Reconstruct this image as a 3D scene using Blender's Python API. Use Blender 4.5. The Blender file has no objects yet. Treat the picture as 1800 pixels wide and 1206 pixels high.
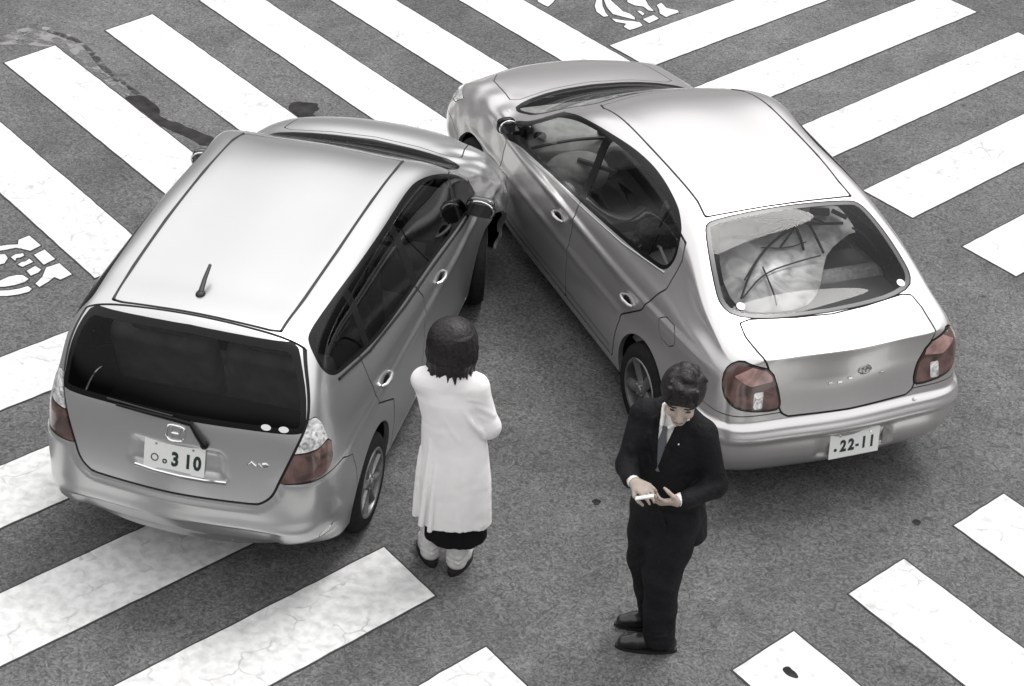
import bpy, bmesh, math, random
import numpy as np
from mathutils import Vector, Matrix, noise as mnoise
from mathutils.geometry import delaunay_2d_cdt

S = bpy.context.scene
COL = S.collection
R = math.radians

# ------------------------------------------------------------ camera, sky, sun, exposure
CAM_H, CAM_PITCH, CAM_ROLL, CAM_F = 7.2288954, 0.56741971, 0.07957903, 3676.505
cd = bpy.data.cameras.new('camera'); cam = bpy.data.objects.new('camera', cd); COL.objects.link(cam)
fw = Vector((0, math.cos(CAM_PITCH), -math.sin(CAM_PITCH))); rt = Vector((1, 0, 0)); up = rt.cross(fw)
c_, s_ = math.cos(CAM_ROLL), math.sin(CAM_ROLL)
rt2 = c_ * rt + s_ * up; up2 = -s_ * rt + c_ * up
M = Matrix((rt2, up2, -fw)).transposed().to_4x4(); M.translation = Vector((0, 0, CAM_H))
cam.matrix_world = M
cd.sensor_width = 36.0; cd.lens = 36.0 * CAM_F / 1800.0; cd.clip_start = 0.1; cd.clip_end = 2000
S.camera = cam

SKY_LOW, SKY_Q, SKY_MIDP, SKY_MID, SKY_TOP = 0.15, 0.24, 0.42, 1.72, 1.62   # tuned sky brightness at the horizon, midway, overhead
SUN_EL, SUN_AZ = R(64), R(35)          # azimuth measured clockwise from +Y
w = bpy.data.worlds.new('World'); S.world = w; w.use_nodes = True
nt = w.node_tree; nt.nodes.clear()
out = nt.nodes.new('ShaderNodeOutputWorld'); bg = nt.nodes.new('ShaderNodeBackground')
sky = nt.nodes.new('ShaderNodeTexSky'); sky.sky_type = 'NISHITA'; sky.sun_disc = False
sky.sun_elevation = SUN_EL; sky.sun_rotation = SUN_AZ; sky.air_density = 1.0; sky.dust_density = 4.0
hs = nt.nodes.new('ShaderNodeHueSaturation'); hs.inputs['Saturation'].default_value = 0.06
# tuned overcast sky: dark low band in place of unseen buildings, bright above it
tc = nt.nodes.new('ShaderNodeTexCoord'); sp = nt.nodes.new('ShaderNodeSeparateXYZ')
rmp = nt.nodes.new('ShaderNodeValToRGB'); cr = rmp.color_ramp; cr.interpolation = 'EASE'
cr.elements[0].position = 0.0; cr.elements[0].color = (SKY_LOW, SKY_LOW, SKY_LOW, 1); cr.elements[1].position = 1.0; cr.elements[1].color = (SKY_TOP, SKY_TOP, SKY_TOP, 1)
for p_, v_ in ((.26, SKY_Q), (SKY_MIDP, SKY_MID)):
    e_ = cr.elements.new(p_); e_.color = (v_, v_, v_, 1)
mixc = nt.nodes.new('ShaderNodeMix'); mixc.data_type = 'RGBA'; mixc.inputs['Factor'].default_value = 0.75
mixc.inputs['B'].default_value = (10.4, 10.4, 10.5, 1)
mul = nt.nodes.new('ShaderNodeMix'); mul.data_type = 'RGBA'; mul.blend_type = 'MULTIPLY'; mul.inputs['Factor'].default_value = 1.0
nt.links.new(tc.outputs['Generated'], sp.inputs[0]); nt.links.new(sp.outputs['Z'], rmp.inputs['Fac'])
nt.links.new(sky.outputs[0], hs.inputs['Color']); nt.links.new(hs.outputs[0], mixc.inputs['A'])
nt.links.new(mixc.outputs['Result'], mul.inputs['A']); nt.links.new(rmp.outputs[0], mul.inputs['B'])
nt.links.new(mul.outputs['Result'], bg.inputs['Color']); bg.inputs['Strength'].default_value = 0.086
nt.links.new(bg.outputs[0], out.inputs['Surface'])
sl = bpy.data.lights.new('sun', 'SUN'); sl.energy = 1.5; sl.angle = R(20); sl.color = (1, 0.985, 0.965)
so = bpy.data.objects.new('sun', sl); COL.objects.link(so)
sd = Vector((math.sin(SUN_AZ) * math.cos(SUN_EL), math.cos(SUN_AZ) * math.cos(SUN_EL), math.sin(SUN_EL)))
so.rotation_euler = sd.to_track_quat('Z', 'Y').to_euler(); so.location = (0, 12, 30)
S.view_settings.view_transform = 'Standard'; S.view_settings.look = 'None'
S.view_settings.exposure = 0.26; S.view_settings.gamma = 1.0; S.view_settings.use_curve_mapping = False

# ------------------------------------------------------------ materials
def mat(name, col, rough=0.5, metal=0.0, coat=0.0, spec=0.5, emit=None):
    m = bpy.data.materials.new(name); m.use_nodes = True
    b = m.node_tree.nodes['Principled BSDF']
    b.inputs['Base Color'].default_value = (*col, 1); b.inputs['Roughness'].default_value = rough
    b.inputs['Metallic'].default_value = metal; b.inputs['Specular IOR Level'].default_value = spec
    b.inputs['Coat Weight'].default_value = coat; b.inputs['Coat Roughness'].default_value = 0.04
    return m
def noisy(m, scale, lo, hi, bump=0.0, detail=6.0, dist=0.0, rough=None, coords='Object', bscale=None):
    """multiply base colour by a noise ramp lo..hi and optionally bump it"""
    t = m.node_tree; b = t.nodes['Principled BSDF']; col = b.inputs['Base Color'].default_value[:]
    tcn = t.nodes.new('ShaderNodeTexCoord'); n = t.nodes.new('ShaderNodeTexNoise')
    n.inputs['Scale'].default_value = scale; n.inputs['Detail'].default_value = detail; n.inputs['Distortion'].default_value = dist
    t.links.new(tcn.outputs[coords], n.inputs['Vector'])
    mr = t.nodes.new('ShaderNodeMapRange'); mr.inputs['From Min'].default_value = 0.3; mr.inputs['From Max'].default_value = 0.7
    mr.inputs['To Min'].default_value = lo; mr.inputs['To Max'].default_value = hi
    t.links.new(n.outputs['Fac'], mr.inputs['Value'])
    mx = t.nodes.new('ShaderNodeVectorMath'); mx.operation = 'SCALE'; mx.inputs[0].default_value = col[:3]
    t.links.new(mr.outputs[0], mx.inputs['Scale']); t.links.new(mx.outputs[0], b.inputs['Base Color'])
    if bump:
        bn = t.nodes.new('ShaderNodeTexNoise'); bn.inputs['Scale'].default_value = bscale or scale; bn.inputs['Detail'].default_value = detail
        t.links.new(tcn.outputs[coords], bn.inputs['Vector'])
        bp = t.nodes.new('ShaderNodeBump'); bp.inputs['Strength'].default_value = bump; bp.inputs['Distance'].default_value = 0.01 if (bscale or scale) > 12 else 0.035
        t.links.new(bn.outputs['Fac'], bp.inputs['Height']); t.links.new(bp.outputs[0], b.inputs['Normal'])
    if rough:
        r2 = t.nodes.new('ShaderNodeMapRange'); r2.inputs['To Min'].default_value = rough[0]; r2.inputs['To Max'].default_value = rough[1]
        t.links.new(n.outputs['Fac'], r2.inputs['Value']); t.links.new(r2.outputs[0], b.inputs['Roughness'])
    return m
def glass(name, tint, rough=0.0, ior=1.32):
    """thin car glass: tinted see-through with a fresnel reflection"""
    m = bpy.data.materials.new(name); m.use_nodes = True; t = m.node_tree; t.nodes.clear()
    o = t.nodes.new('ShaderNodeOutputMaterial'); tr = t.nodes.new('ShaderNodeBsdfTransparent'); tr.inputs[0].default_value = (*tint, 1)
    g = t.nodes.new('ShaderNodeBsdfGlossy'); g.inputs['Roughness'].default_value = rough; g.inputs['Color'].default_value = (1, 1, 1, 1)
    fr = t.nodes.new('ShaderNodeFresnel'); fr.inputs['IOR'].default_value = ior
    mx = t.nodes.new('ShaderNodeMixShader'); t.links.new(fr.outputs[0], mx.inputs['Fac'])
    t.links.new(tr.outputs[0], mx.inputs[1]); t.links.new(g.outputs[0], mx.inputs[2]); t.links.new(mx.outputs[0], o.inputs[0])
    return m

MT = {}
MT['paint_w'] = noisy(mat('silver paint of the wagon', (0.53, 0.53, 0.53), 0.31, 0.82, 0.5), 3, 0.985, 1.015)
MT['paint_s'] = noisy(mat('champagne silver paint of the sedan', (0.60, 0.585, 0.58), 0.31, 0.80, 0.5), 3, 0.985, 1.015)
def inside_primer(m):
    """the inner side of a body panel is bare dark primer, not paint"""
    t = m.node_tree; o = next(n for n in t.nodes if n.type == 'OUTPUT_MATERIAL'); b = t.nodes['Principled BSDF']
    g = t.nodes.new('ShaderNodeNewGeometry'); d = t.nodes.new('ShaderNodeBsdfDiffuse'); d.inputs[0].default_value = (.012, .012, .012, 1); mx = t.nodes.new('ShaderNodeMixShader')
    t.links.new(g.outputs['Backfacing'], mx.inputs['Fac']); t.links.new(b.outputs[0], mx.inputs[1]); t.links.new(d.outputs[0], mx.inputs[2]); t.links.new(mx.outputs[0], o.inputs[0])
for k_ in ('paint_w', 'paint_s'): inside_primer(MT[k_])
MT['black'] = mat('black rubber', (0.012, 0.012, 0.012), 0.55)
MT['plastic'] = mat('black plastic', (0.010, 0.010, 0.010), 0.2, spec=.15)
MT['seam'] = mat('shadowed panel joint', (0.03, 0.03, 0.03), 0.8, spec=.1)
MT['void'] = mat('dark cavity', (0.008, 0.008, 0.008), 0.9, spec=0.1)
MT['chrome'] = mat('chrome', (0.75, 0.75, 0.75), 0.12, 1.0)
MT['glass_s'] = glass('clear car glass', (0.74, 0.75, 0.74), ior=1.3)
MT['glass_w'] = glass('tinted car glass', (0.30, 0.30, 0.30))
MT['glass_d'] = glass('dark privacy glass', (0.38, 0.38, 0.38), ior=1.22)
MT['glass_r'] = glass('clear rear glass', (0.88, 0.88, 0.88), ior=1.27)
MT['tyre'] = noisy(mat('tyre rubber', (0.012, 0.012, 0.012), 0.85, spec=.2), 30, 0.7, 1.4)
MT['alloy'] = noisy(mat('wheel alloy', (0.22, 0.22, 0.22), 0.40, 0.7), 9, .6, 1.3)
MT['lamp_red'] = noisy(mat('dull red lamp lens', (0.115, 0.067, 0.060), 0.2, 0.0, 0.8), 9, 0.35, 1.6, dist=1.0)
MT['lamp_clear'] = noisy(mat('clear faceted lamp lens', (0.78, 0.78, 0.77), 0.12, 0.2, 0.9), 22, 0.3, 1.4, bump=0.9, detail=2, dist=1.5)
MT['lamp_rose'] = noisy(mat('pale rose lamp lens', (0.40, 0.24, 0.22), 0.15, 0.0, 0.8), 14, 0.6, 1.4)
MT['lamp_dark'] = mat('smoked lamp housing', (0.03, 0.022, 0.02), 0.15, 0.0, 0.8)
MT['plate'] = mat('white number plate', (0.74, 0.75, 0.73), 0.4)
MT['ink'] = mat('dark green plate lettering', (0.015, 0.03, 0.022), 0.4)
MT['trim_grey'] = noisy(mat('grey interior trim', (0.20, 0.20, 0.195), 0.7), 14, 0.75, 1.25)
MT['trim_pale'] = noisy(mat('pale grey interior trim', (0.48, 0.48, 0.47), 0.7), 10, 0.75, 1.2)
MT['trim_dark'] = mat('charcoal interior', (0.035, 0.035, 0.035), 0.8)
MT['seat'] = noisy(mat('grey seat cloth', (0.16, 0.16, 0.16), 0.9), 40, 0.7, 1.3, bump=0.2)
MT['white'] = mat('white sticker', (0.78, 0.78, 0.77), 0.5)

# ------------------------------------------------------------ object helpers
def link(o, parent=None):
    COL.objects.link(o)
    if parent is not None: o.parent = parent
    return o
def tag(o, label=None, cat=None, group=None, kind=None):
    if label: o['label'] = label
    if cat: o['category'] = cat
    if group: o['group'] = group
    if kind: o['kind'] = kind
    return o
def empty(name, loc=(0, 0, 0), rz=0.0):
    o = bpy.data.objects.new(name, None); o.location = loc; o.rotation_euler = (0, 0, rz); o.empty_display_size = 0.3
    return link(o)
def mk(name, verts, faces, m, parent=None, smooth=True, normals=None, mats=None, fmat=None):
    me = bpy.data.meshes.new(name)
    me.from_pydata([tuple(v) for v in verts], [], [tuple(int(i) for i in f) for f in faces])
    for q in (mats or [m]): me.materials.append(q)
    if fmat is not None: me.polygons.foreach_set('material_index', np.array(fmat, dtype=np.int32))
    me.polygons.foreach_set('use_smooth', np.full(len(me.polygons), smooth))
    me.update()
    if normals is not None: me.normals_split_custom_set_from_vertices([tuple(n) for n in normals])
    return link(bpy.data.objects.new(name, me), parent)
def bmobj(name, bm, m, parent=None, smooth=True, bevel=0.0, segs=2, mats=None):
    me = bpy.data.meshes.new(name); bmesh.ops.recalc_face_normals(bm, faces=bm.faces); bm.to_mesh(me); bm.free()
    for q in (mats or [m]): me.materials.append(q)
    me.polygons.foreach_set('use_smooth', np.full(len(me.polygons), smooth)); me.update()
    o = link(bpy.data.objects.new(name, me), parent)
    if bevel:
        b = o.modifiers.new('bevel', 'BEVEL'); b.width = bevel; b.segments = segs; b.limit_method = 'ANGLE'
    if smooth: me.set_sharp_from_angle(angle=R(40))
    return o
def box(bm, c, s, rot=None, taper=1.0):
    r = bmesh.ops.create_cube(bm, size=1.0)['verts']
    for v in r:
        q = Vector((v.co.x * s[0], v.co.y * s[1], v.co.z * s[2]))
        if v.co.z > 0: q.x *= taper; q.y *= taper
        if rot is not None: q = rot @ q
        v.co = q + Vector(c)
    return r
def tube(bm, pts, rad, n=8, cap=True):
    pts = [Vector(p) for p in pts]; rads = rad if isinstance(rad, (list, tuple)) else [rad] * len(pts)
    rings = []; prev = None
    for i, p in enumerate(pts):
        d = (pts[min(i + 1, len(pts) - 1)] - pts[max(i - 1, 0)]).normalized()
        a = prev if prev is not None else (Vector((0, 0, 1)) if abs(d.z) < 0.9 else Vector((1, 0, 0)))
        u = (a - d * a.dot(d)).normalized(); v = d.cross(u); prev = u
        rings.append([bm.verts.new(p + rads[i] * (math.cos(t) * u + math.sin(t) * v)) for t in [2 * math.pi * k / n for k in range(n)]])
    for a, b in zip(rings, rings[1:]):
        for k in range(n): bm.faces.new((a[k], a[(k + 1) % n], b[(k + 1) % n], b[k]))
    if cap: bm.faces.new(rings[0][::-1]); bm.faces.new(rings[-1])
    return rings

# ------------------------------------------------------------ numpy helpers for the car shells
def smoothpoly(P, it=2, closed=True):
    P = np.array(P, float)
    for _ in range(it):
        Q = np.roll(P, -1, axis=0)
        if closed: P = np.stack([0.75 * P + 0.25 * Q, 0.25 * P + 0.75 * Q], 1).reshape(-1, P.shape[1])
        else:
            A, B = P[:-1], P[1:]
            P = np.concatenate([P[:1], np.stack([0.75 * A + 0.25 * B, 0.25 * A + 0.75 * B], 1).reshape(-1, P.shape[1]), P[-1:]])
    return P
def sdf_poly(P, X):
    """signed distance (negative inside) of points X (n,2) to closed polygon P"""
    P = np.array(P, float); d = np.full(len(X), 1e9); ins = np.zeros(len(X), bool)
    for a, b in zip(P, np.roll(P, -1, axis=0)):
        e = b - a; wv = X - a; t = np.clip((wv @ e) / (e @ e + 1e-12), 0, 1)
        d = np.minimum(d, np.linalg.norm(wv - t[:, None] * e, axis=1))
        c = ((a[1] > X[:, 1]) != (b[1] > X[:, 1]))
        with np.errstate(divide='ignore', invalid='ignore'):
            xi = (b[0] - a[0]) * (X[:, 1] - a[1]) / (b[1] - a[1] + 1e-15) + a[0]
        ins ^= c & (X[:, 0] < xi)
    return np.where(ins, -d, d)
def dist_line(P, X):
    P = np.array(P, float); d = np.full(len(X), 1e9)
    for a, b in zip(P[:-1], P[1:]):
        e = b - a; wv = X - a; t = np.clip((wv @ e) / (e @ e + 1e-12), 0, 1)
        d = np.minimum(d, np.linalg.norm(wv - t[:, None] * e, axis=1))
    return d
def bump01(d, r):            # 1 at d=0, 0 beyond r
    t = np.clip(1 - np.abs(d) / r, 0, 1); return t * t * (3 - 2 * t)

class Shell:
    """closed smooth body surface (from a control lattice) that is cut into labelled panels"""
    def __init__(s, side, topc, rearc, frontc, level=4, midy=0.58, crease=()):
        N, K = len(side), len(side[0]); idx = {}; V = []
        def P(i, j, k):
            sg = 1 if j >= 0 else -1; a = abs(j); e = np.array(side[i][k], float)
            if a == 2: p = e
            else:
                if k == K - 1: c = np.array([topc[i][0], 0, topc[i][1]])
                elif k == 0: c = np.array([(rearc[0][0] if i == 0 else frontc[0][0] if i == N - 1 else e[0]), 0, e[2]])
                elif i == 0: c = np.array([rearc[k][0], 0, rearc[k][1]])
                else: c = np.array([frontc[k][0], 0, frontc[k][1]])
                p = c if a == 0 else np.array([c[0] + (e[0] - c[0]) * 0.27, e[1] * midy, c[2] + (e[2] - c[2]) * 0.27])
            return np.array([p[0], sg * p[1], p[2]])
        def vid(i, j, k):
            if (i, j, k) not in idx: idx[(i, j, k)] = len(V); V.append(P(i, j, k))
            return idx[(i, j, k)]
        F = []
        for i in range(N - 1):
            for k in range(K - 1):
                F.append((vid(i, 2, k), vid(i + 1, 2, k), vid(i + 1, 2, k + 1), vid(i, 2, k + 1))[::-1])
                F.append((vid(i, -2, k), vid(i + 1, -2, k), vid(i + 1, -2, k + 1), vid(i, -2, k + 1)))
            for j in range(-2, 2):
                F.append((vid(i, j, K - 1), vid(i + 1, j, K - 1), vid(i + 1, j + 1, K - 1), vid(i, j + 1, K - 1)))
                F.append((vid(i, j, 0), vid(i + 1, j, 0), vid(i + 1, j + 1, 0), vid(i, j + 1, 0))[::-1])
        for k in range(K - 1):
            for j in range(-2, 2):
                F.append((vid(0, j, k), vid(0, j, k + 1), vid(0, j + 1, k + 1), vid(0, j + 1, k)))
                F.append((vid(N - 1, j, k), vid(N - 1, j, k + 1), vid(N - 1, j + 1, k + 1), vid(N - 1, j + 1, k))[::-1])
        K1 = K - 1; s.cr = {}
        for (a, kk, w_) in crease:
            for i in range(N - 1):
                if a == 'row':
                    for sg in (2, -2):
                        s.cr[(vid(i, sg, kk), vid(i + 1, sg, kk))] = w_
            if a == 'row' or a == 'rear':
                q = kk
                for j in range(-2, 2):
                    s.cr[(vid(0, j, q), vid(0, j + 1, q))] = w_
                    if a == 'row': s.cr[(vid(N - 1, j, q), vid(N - 1, j + 1, q))] = w_
        T = np.array(V); C = T.copy(); nv = len(C)
        for it in range(9):
            L = s._sub(C, F, 1)[0][:nv]; C = C + (T - L) * 0.9
        V4, F4 = s._sub(C, F, level)
        tri = np.concatenate([F4[:, [0, 1, 2]], F4[:, [0, 2, 3]]])
        s.V, s.T = V4, tri; s.L = np.zeros(len(tri), int); s.names = ['body']; s.normals()
    def _sub(s, C, F, lev):
        me = bpy.data.meshes.new('tmp'); me.from_pydata([tuple(c) for c in C], [], F); o = link(bpy.data.objects.new('tmp', me))
        if s.cr:
            at = me.attributes.new('crease_edge', 'FLOAT', 'EDGE'); look = {tuple(sorted(k)): v for k, v in s.cr.items()}
            for e in me.edges:
                v = look.get(tuple(sorted(e.vertices)))
                if v: at.data[e.index].value = v
        md = o.modifiers.new('s', 'SUBSURF'); md.levels = lev; md.render_levels = lev; md.use_limit_surface = True
        dg = bpy.context.evaluated_depsgraph_get(); ev = o.evaluated_get(dg); m2 = ev.to_mesh()
        co = np.empty(len(m2.vertices) * 3); m2.vertices.foreach_get('co', co)
        li = np.empty(len(m2.loops), dtype=np.int64); m2.loops.foreach_get('vertex_index', li)
        ev.to_mesh_clear(); bpy.data.objects.remove(o); bpy.data.meshes.remove(me)
        return co.reshape(-1, 3), li.reshape(-1, 4)
    def normals(s):
        a, b, c = s.V[s.T[:, 0]], s.V[s.T[:, 1]], s.V[s.T[:, 2]]; n = np.cross(b - a, c - a)
        N = np.zeros_like(s.V)
        for k in range(3): np.add.at(N, s.T[:, k], n)
        s.N = N / (np.linalg.norm(N, axis=1)[:, None] + 1e-12)
        if (s.N[:, 2] * (s.V[:, 2] - 0.6)).sum() < 0: s.T = s.T[:, ::-1].copy(); s.N = -s.N
    def displace(s, fn):
        s.V = s.V + fn(s.V, s.N); s.normals()
    def cut(s, phi, name, only=None):
        """relabel triangles with phi<0 (and label in only) as name; edges are split exactly at phi=0"""
        ph = phi(s.V, s.N); ph = np.where(np.abs(ph) < 1e-5, 1e-5, ph)
        sg = ph < 0; T = s.T; st = sg[T]; k = st.sum(1); mixm = (k > 0) & (k < 3)
        lab = s.names.index(name) if name in s.names else (s.names.append(name) or len(s.names) - 1)
        onl = None if only is None else [s.names.index(q) for q in only if q in s.names]
        ok = np.ones(len(T), bool) if onl is None else np.isin(s.L, onl)
        mixm &= ok
        L = s.L.copy(); L[(k == 3) & ok] = lab
        Tm, Lm, km, sm = T[mixm], s.L[mixm], k[mixm], st[mixm]
        # rotate so the lone vertex comes first
        lone = np.where(km == 1, sm.argmax(1), (~sm).argmax(1)); r = np.arange(len(Tm))
        A, B, C = Tm[r, lone], Tm[r, (lone + 1) % 3], Tm[r, (lone + 2) % 3]
        newV, newN, cache = [], [], {}
        n0 = len(s.V)
        def mid(a, b):
            key = np.stack([np.minimum(a, b), np.maximum(a, b)], 1)
            out_ = np.empty(len(a), int)
            for q in range(len(a)):
                kk = (key[q, 0], key[q, 1])
                if kk not in cache:
                    i, j = kk; t = ph[i] / (ph[i] - ph[j]); cache[kk] = n0 + len(newV)
                    newV.append(s.V[i] + t * (s.V[j] - s.V[i])); nn = s.N[i] + t * (s.N[j] - s.N[i]); newN.append(nn / np.linalg.norm(nn))
                out_[q] = cache[kk]
            return out_
        if len(Tm):
            ab, ac = mid(A, B), mid(A, C); in_l = np.where(km == 1, lab, Lm); in_q = np.where(km == 1, Lm, lab)
            T = np.concatenate([T[~mixm], np.stack([A, ab, ac], 1), np.stack([ab, B, C], 1), np.stack([ab, C, ac], 1)])
            L = np.concatenate([L[~mixm], in_l, in_q, in_q])
            s.V = np.concatenate([s.V, np.array(newV)]); s.N = np.concatenate([s.N, np.array(newN)])
        s.T, s.L = T, L
    def part(s, name, objname, m, parent, off=0.0, rim=0.012, where=None, keep=False):
        if name not in s.names: return None
        sel = s.L == s.names.index(name)
        if where is not None: sel &= where(s.V[s.T].mean(1))
        T = s.T[sel]
        if not len(T): return None
        u, inv = np.unique(T, return_inverse=True); T = inv.reshape(-1, 3); N = s.N[u]; V = s.V[u] + N * off
        if not keep: s.L[sel] = -1
        F = [tuple(t) for t in T]; nb = len(V)
        if rim:
            E = np.concatenate([T[:, [0, 1]], T[:, [1, 2]], T[:, [2, 0]]]); key = E[:, 0].astype(np.int64) * nb + E[:, 1]; rk = E[:, 1].astype(np.int64) * nb + E[:, 0]
            bd = E[~np.isin(key, rk)]; bv = np.unique(bd); mp = {v: nb + i for i, v in enumerate(bv)}
            lip = V[bv] - N[bv] * rim; V = np.concatenate([V, V[bv], lip]); k1 = {v: nb + i for i, v in enumerate(bv)}; k2 = {v: nb + len(bv) + i for i, v in enumerate(bv)}
            # rim normals point sideways, out of the panel edge
            acc = np.zeros((len(bv), 3)); ix = {v: i for i, v in enumerate(bv)}
            for a, b in bd:
                sdv = np.cross(V[b] - V[a], N[a]); sdv /= np.linalg.norm(sdv) + 1e-12; acc[ix[a]] += sdv; acc[ix[b]] += sdv
                F += [(k1[b], k1[a], k2[a]), (k1[b], k2[a], k2[b])]
            acc /= np.linalg.norm(acc, axis=1)[:, None] + 1e-12
            N = np.concatenate([N, acc, acc])
        return mk(objname, V, F, m, parent, normals=N)

def xz(V): return V[:, [0, 2]]
def xy(V): return V[:, [0, 1]]
def yz(V): return V[:, [1, 2]]
# ------------------------------------------------------------ car body control tables (x forward from the rear bumper, y, z)
def rows(x, ys, zs): return [(x, y, z) for y, z in zip(ys, zs)]
W_side = [
 [(.24,.64,.35),(.15,.70,.45),(.13,.73,.64),(.16,.74,.92),(.22,.715,1.12),(.33,.655,1.32),(.46,.55,1.455)],
 [(.50,.79,.26),(.50,.82,.40),(.50,.835,.62),(.50,.82,.90),(.52,.77,1.10),(.58,.70,1.30),(.68,.60,1.465)],
 rows(1.0,[.80,.83,.842,.83,.78,.705,.605],[.20,.38,.62,.90,1.08,1.30,1.475]),
 rows(1.65,[.80,.83,.842,.83,.785,.71,.61],[.20,.38,.62,.89,1.06,1.29,1.48]),
 rows(2.3,[.80,.83,.842,.83,.79,.715,.615],[.20,.38,.62,.88,1.03,1.26,1.445]),
 [(2.78,.80,.20),(2.78,.83,.38),(2.78,.842,.62),(2.78,.83,.87),(2.80,.80,.99),(2.78,.745,1.17),(2.74,.665,1.335)],
 [(3.28,.80,.20),(3.28,.83,.38),(3.28,.84,.62),(3.28,.825,.82),(3.30,.80,.91),(3.30,.77,.975),(3.28,.715,1.025)],
 rows(3.72,[.80,.845,.86,.83,.79,.74,.64],[.20,.38,.60,.76,.84,.89,.93]),
 rows(4.06,[.74,.78,.79,.76,.71,.65,.56],[.22,.38,.55,.66,.73,.78,.82]),
 [(4.16,.60,.24),(4.19,.62,.38),(4.19,.62,.50),(4.17,.60,.59),(4.15,.58,.65),(4.13,.55,.69),(4.10,.50,.73)]]
W_top = [(.41,1.495),(.68,1.515),(1.0,1.522),(1.65,1.525),(2.35,1.495),(2.86,1.30),(3.44,1.0),(3.80,.95),(4.12,.86),(4.22,.77)]
W_rear = [(.09,.38),(.02,.48),(.01,.64),(.06,.93),(.12,1.12),(.25,1.34),(.41,1.495)]
W_front = [(4.26,.24),(4.30,.38),(4.31,.50),(4.29,.60),(4.27,.66),(4.25,.71),(4.22,.77)]
S_side = [
 [(.17,.69,.24),(.11,.74,.38),(.10,.755,.58),(.13,.745,.80),(.14,.725,.89),(.15,.695,.95),(.16,.64,.995)],
 rows(.40,[.80,.83,.84,.805,.77,.73,.675],[.22,.38,.60,.86,.95,1.01,1.05]),
 [(.62,.81,.20),(.62,.835,.38),(.62,.845,.60),(.62,.81,.87),(.62,.775,.975),(.63,.73,1.075),(.64,.665,1.165)],
 [(.90,.81,.20),(.90,.838,.38),(.90,.845,.60),(.90,.815,.88),(.90,.775,1.02),(.91,.705,1.17),(.93,.62,1.30)],
 rows(1.35,[.81,.84,.845,.815,.775,.695,.60],[.20,.38,.60,.88,1.02,1.22,1.39]),
 rows(1.9,[.81,.84,.845,.815,.78,.70,.605],[.20,.38,.60,.87,1.01,1.22,1.415]),
 [(2.40,.81,.20),(2.40,.84,.38),(2.40,.845,.60),(2.40,.815,.85),(2.41,.785,.98),(2.40,.725,1.18),(2.38,.645,1.385)],
 [(2.88,.81,.20),(2.88,.84,.38),(2.88,.845,.60),(2.88,.815,.83),(2.90,.795,.92),(2.90,.755,1.04),(2.88,.685,1.165)],
 rows(3.30,[.80,.83,.84,.815,.79,.765,.715],[.20,.38,.58,.76,.85,.905,.945]),
 rows(3.75,[.80,.835,.845,.82,.785,.74,.65],[.20,.38,.56,.71,.79,.845,.88]),
 rows(4.18,[.79,.84,.85,.83,.79,.73,.63],[.22,.36,.50,.62,.71,.775,.81]),
 [(4.44,.72,.24),(4.48,.74,.36),(4.48,.74,.48),(4.46,.72,.58),(4.44,.70,.63),(4.42,.66,.68),(4.38,.57,.715)]]
S_top = [(.03,1.025),(.37,1.07),(.64,1.185),(.98,1.365),(1.38,1.445),(1.9,1.465),(2.44,1.425),(2.97,1.23),(3.46,.985),(3.84,.915),(4.24,.835),(4.50,.735)]
S_rear = [(.08,.24),(.0,.38),(.0,.57),(.05,.76),(.055,.85),(.045,.94),(.03,1.025)]
S_front = [(4.56,.24),(4.60,.36),(4.61,.48),(4.59,.57),(4.57,.63),(4.54,.685),(4.50,.735)]
W_POSE = (-1.71228, 8.58007, 1.376337); S_POSE = (1.95412, 9.94503, 1.998892)
W_CREASE = (('row', 0, 0.75), ('row', 3, 0.12))
S_CREASE = (('row', 0, 0.75), ('rear', 6, 0.55))
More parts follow.
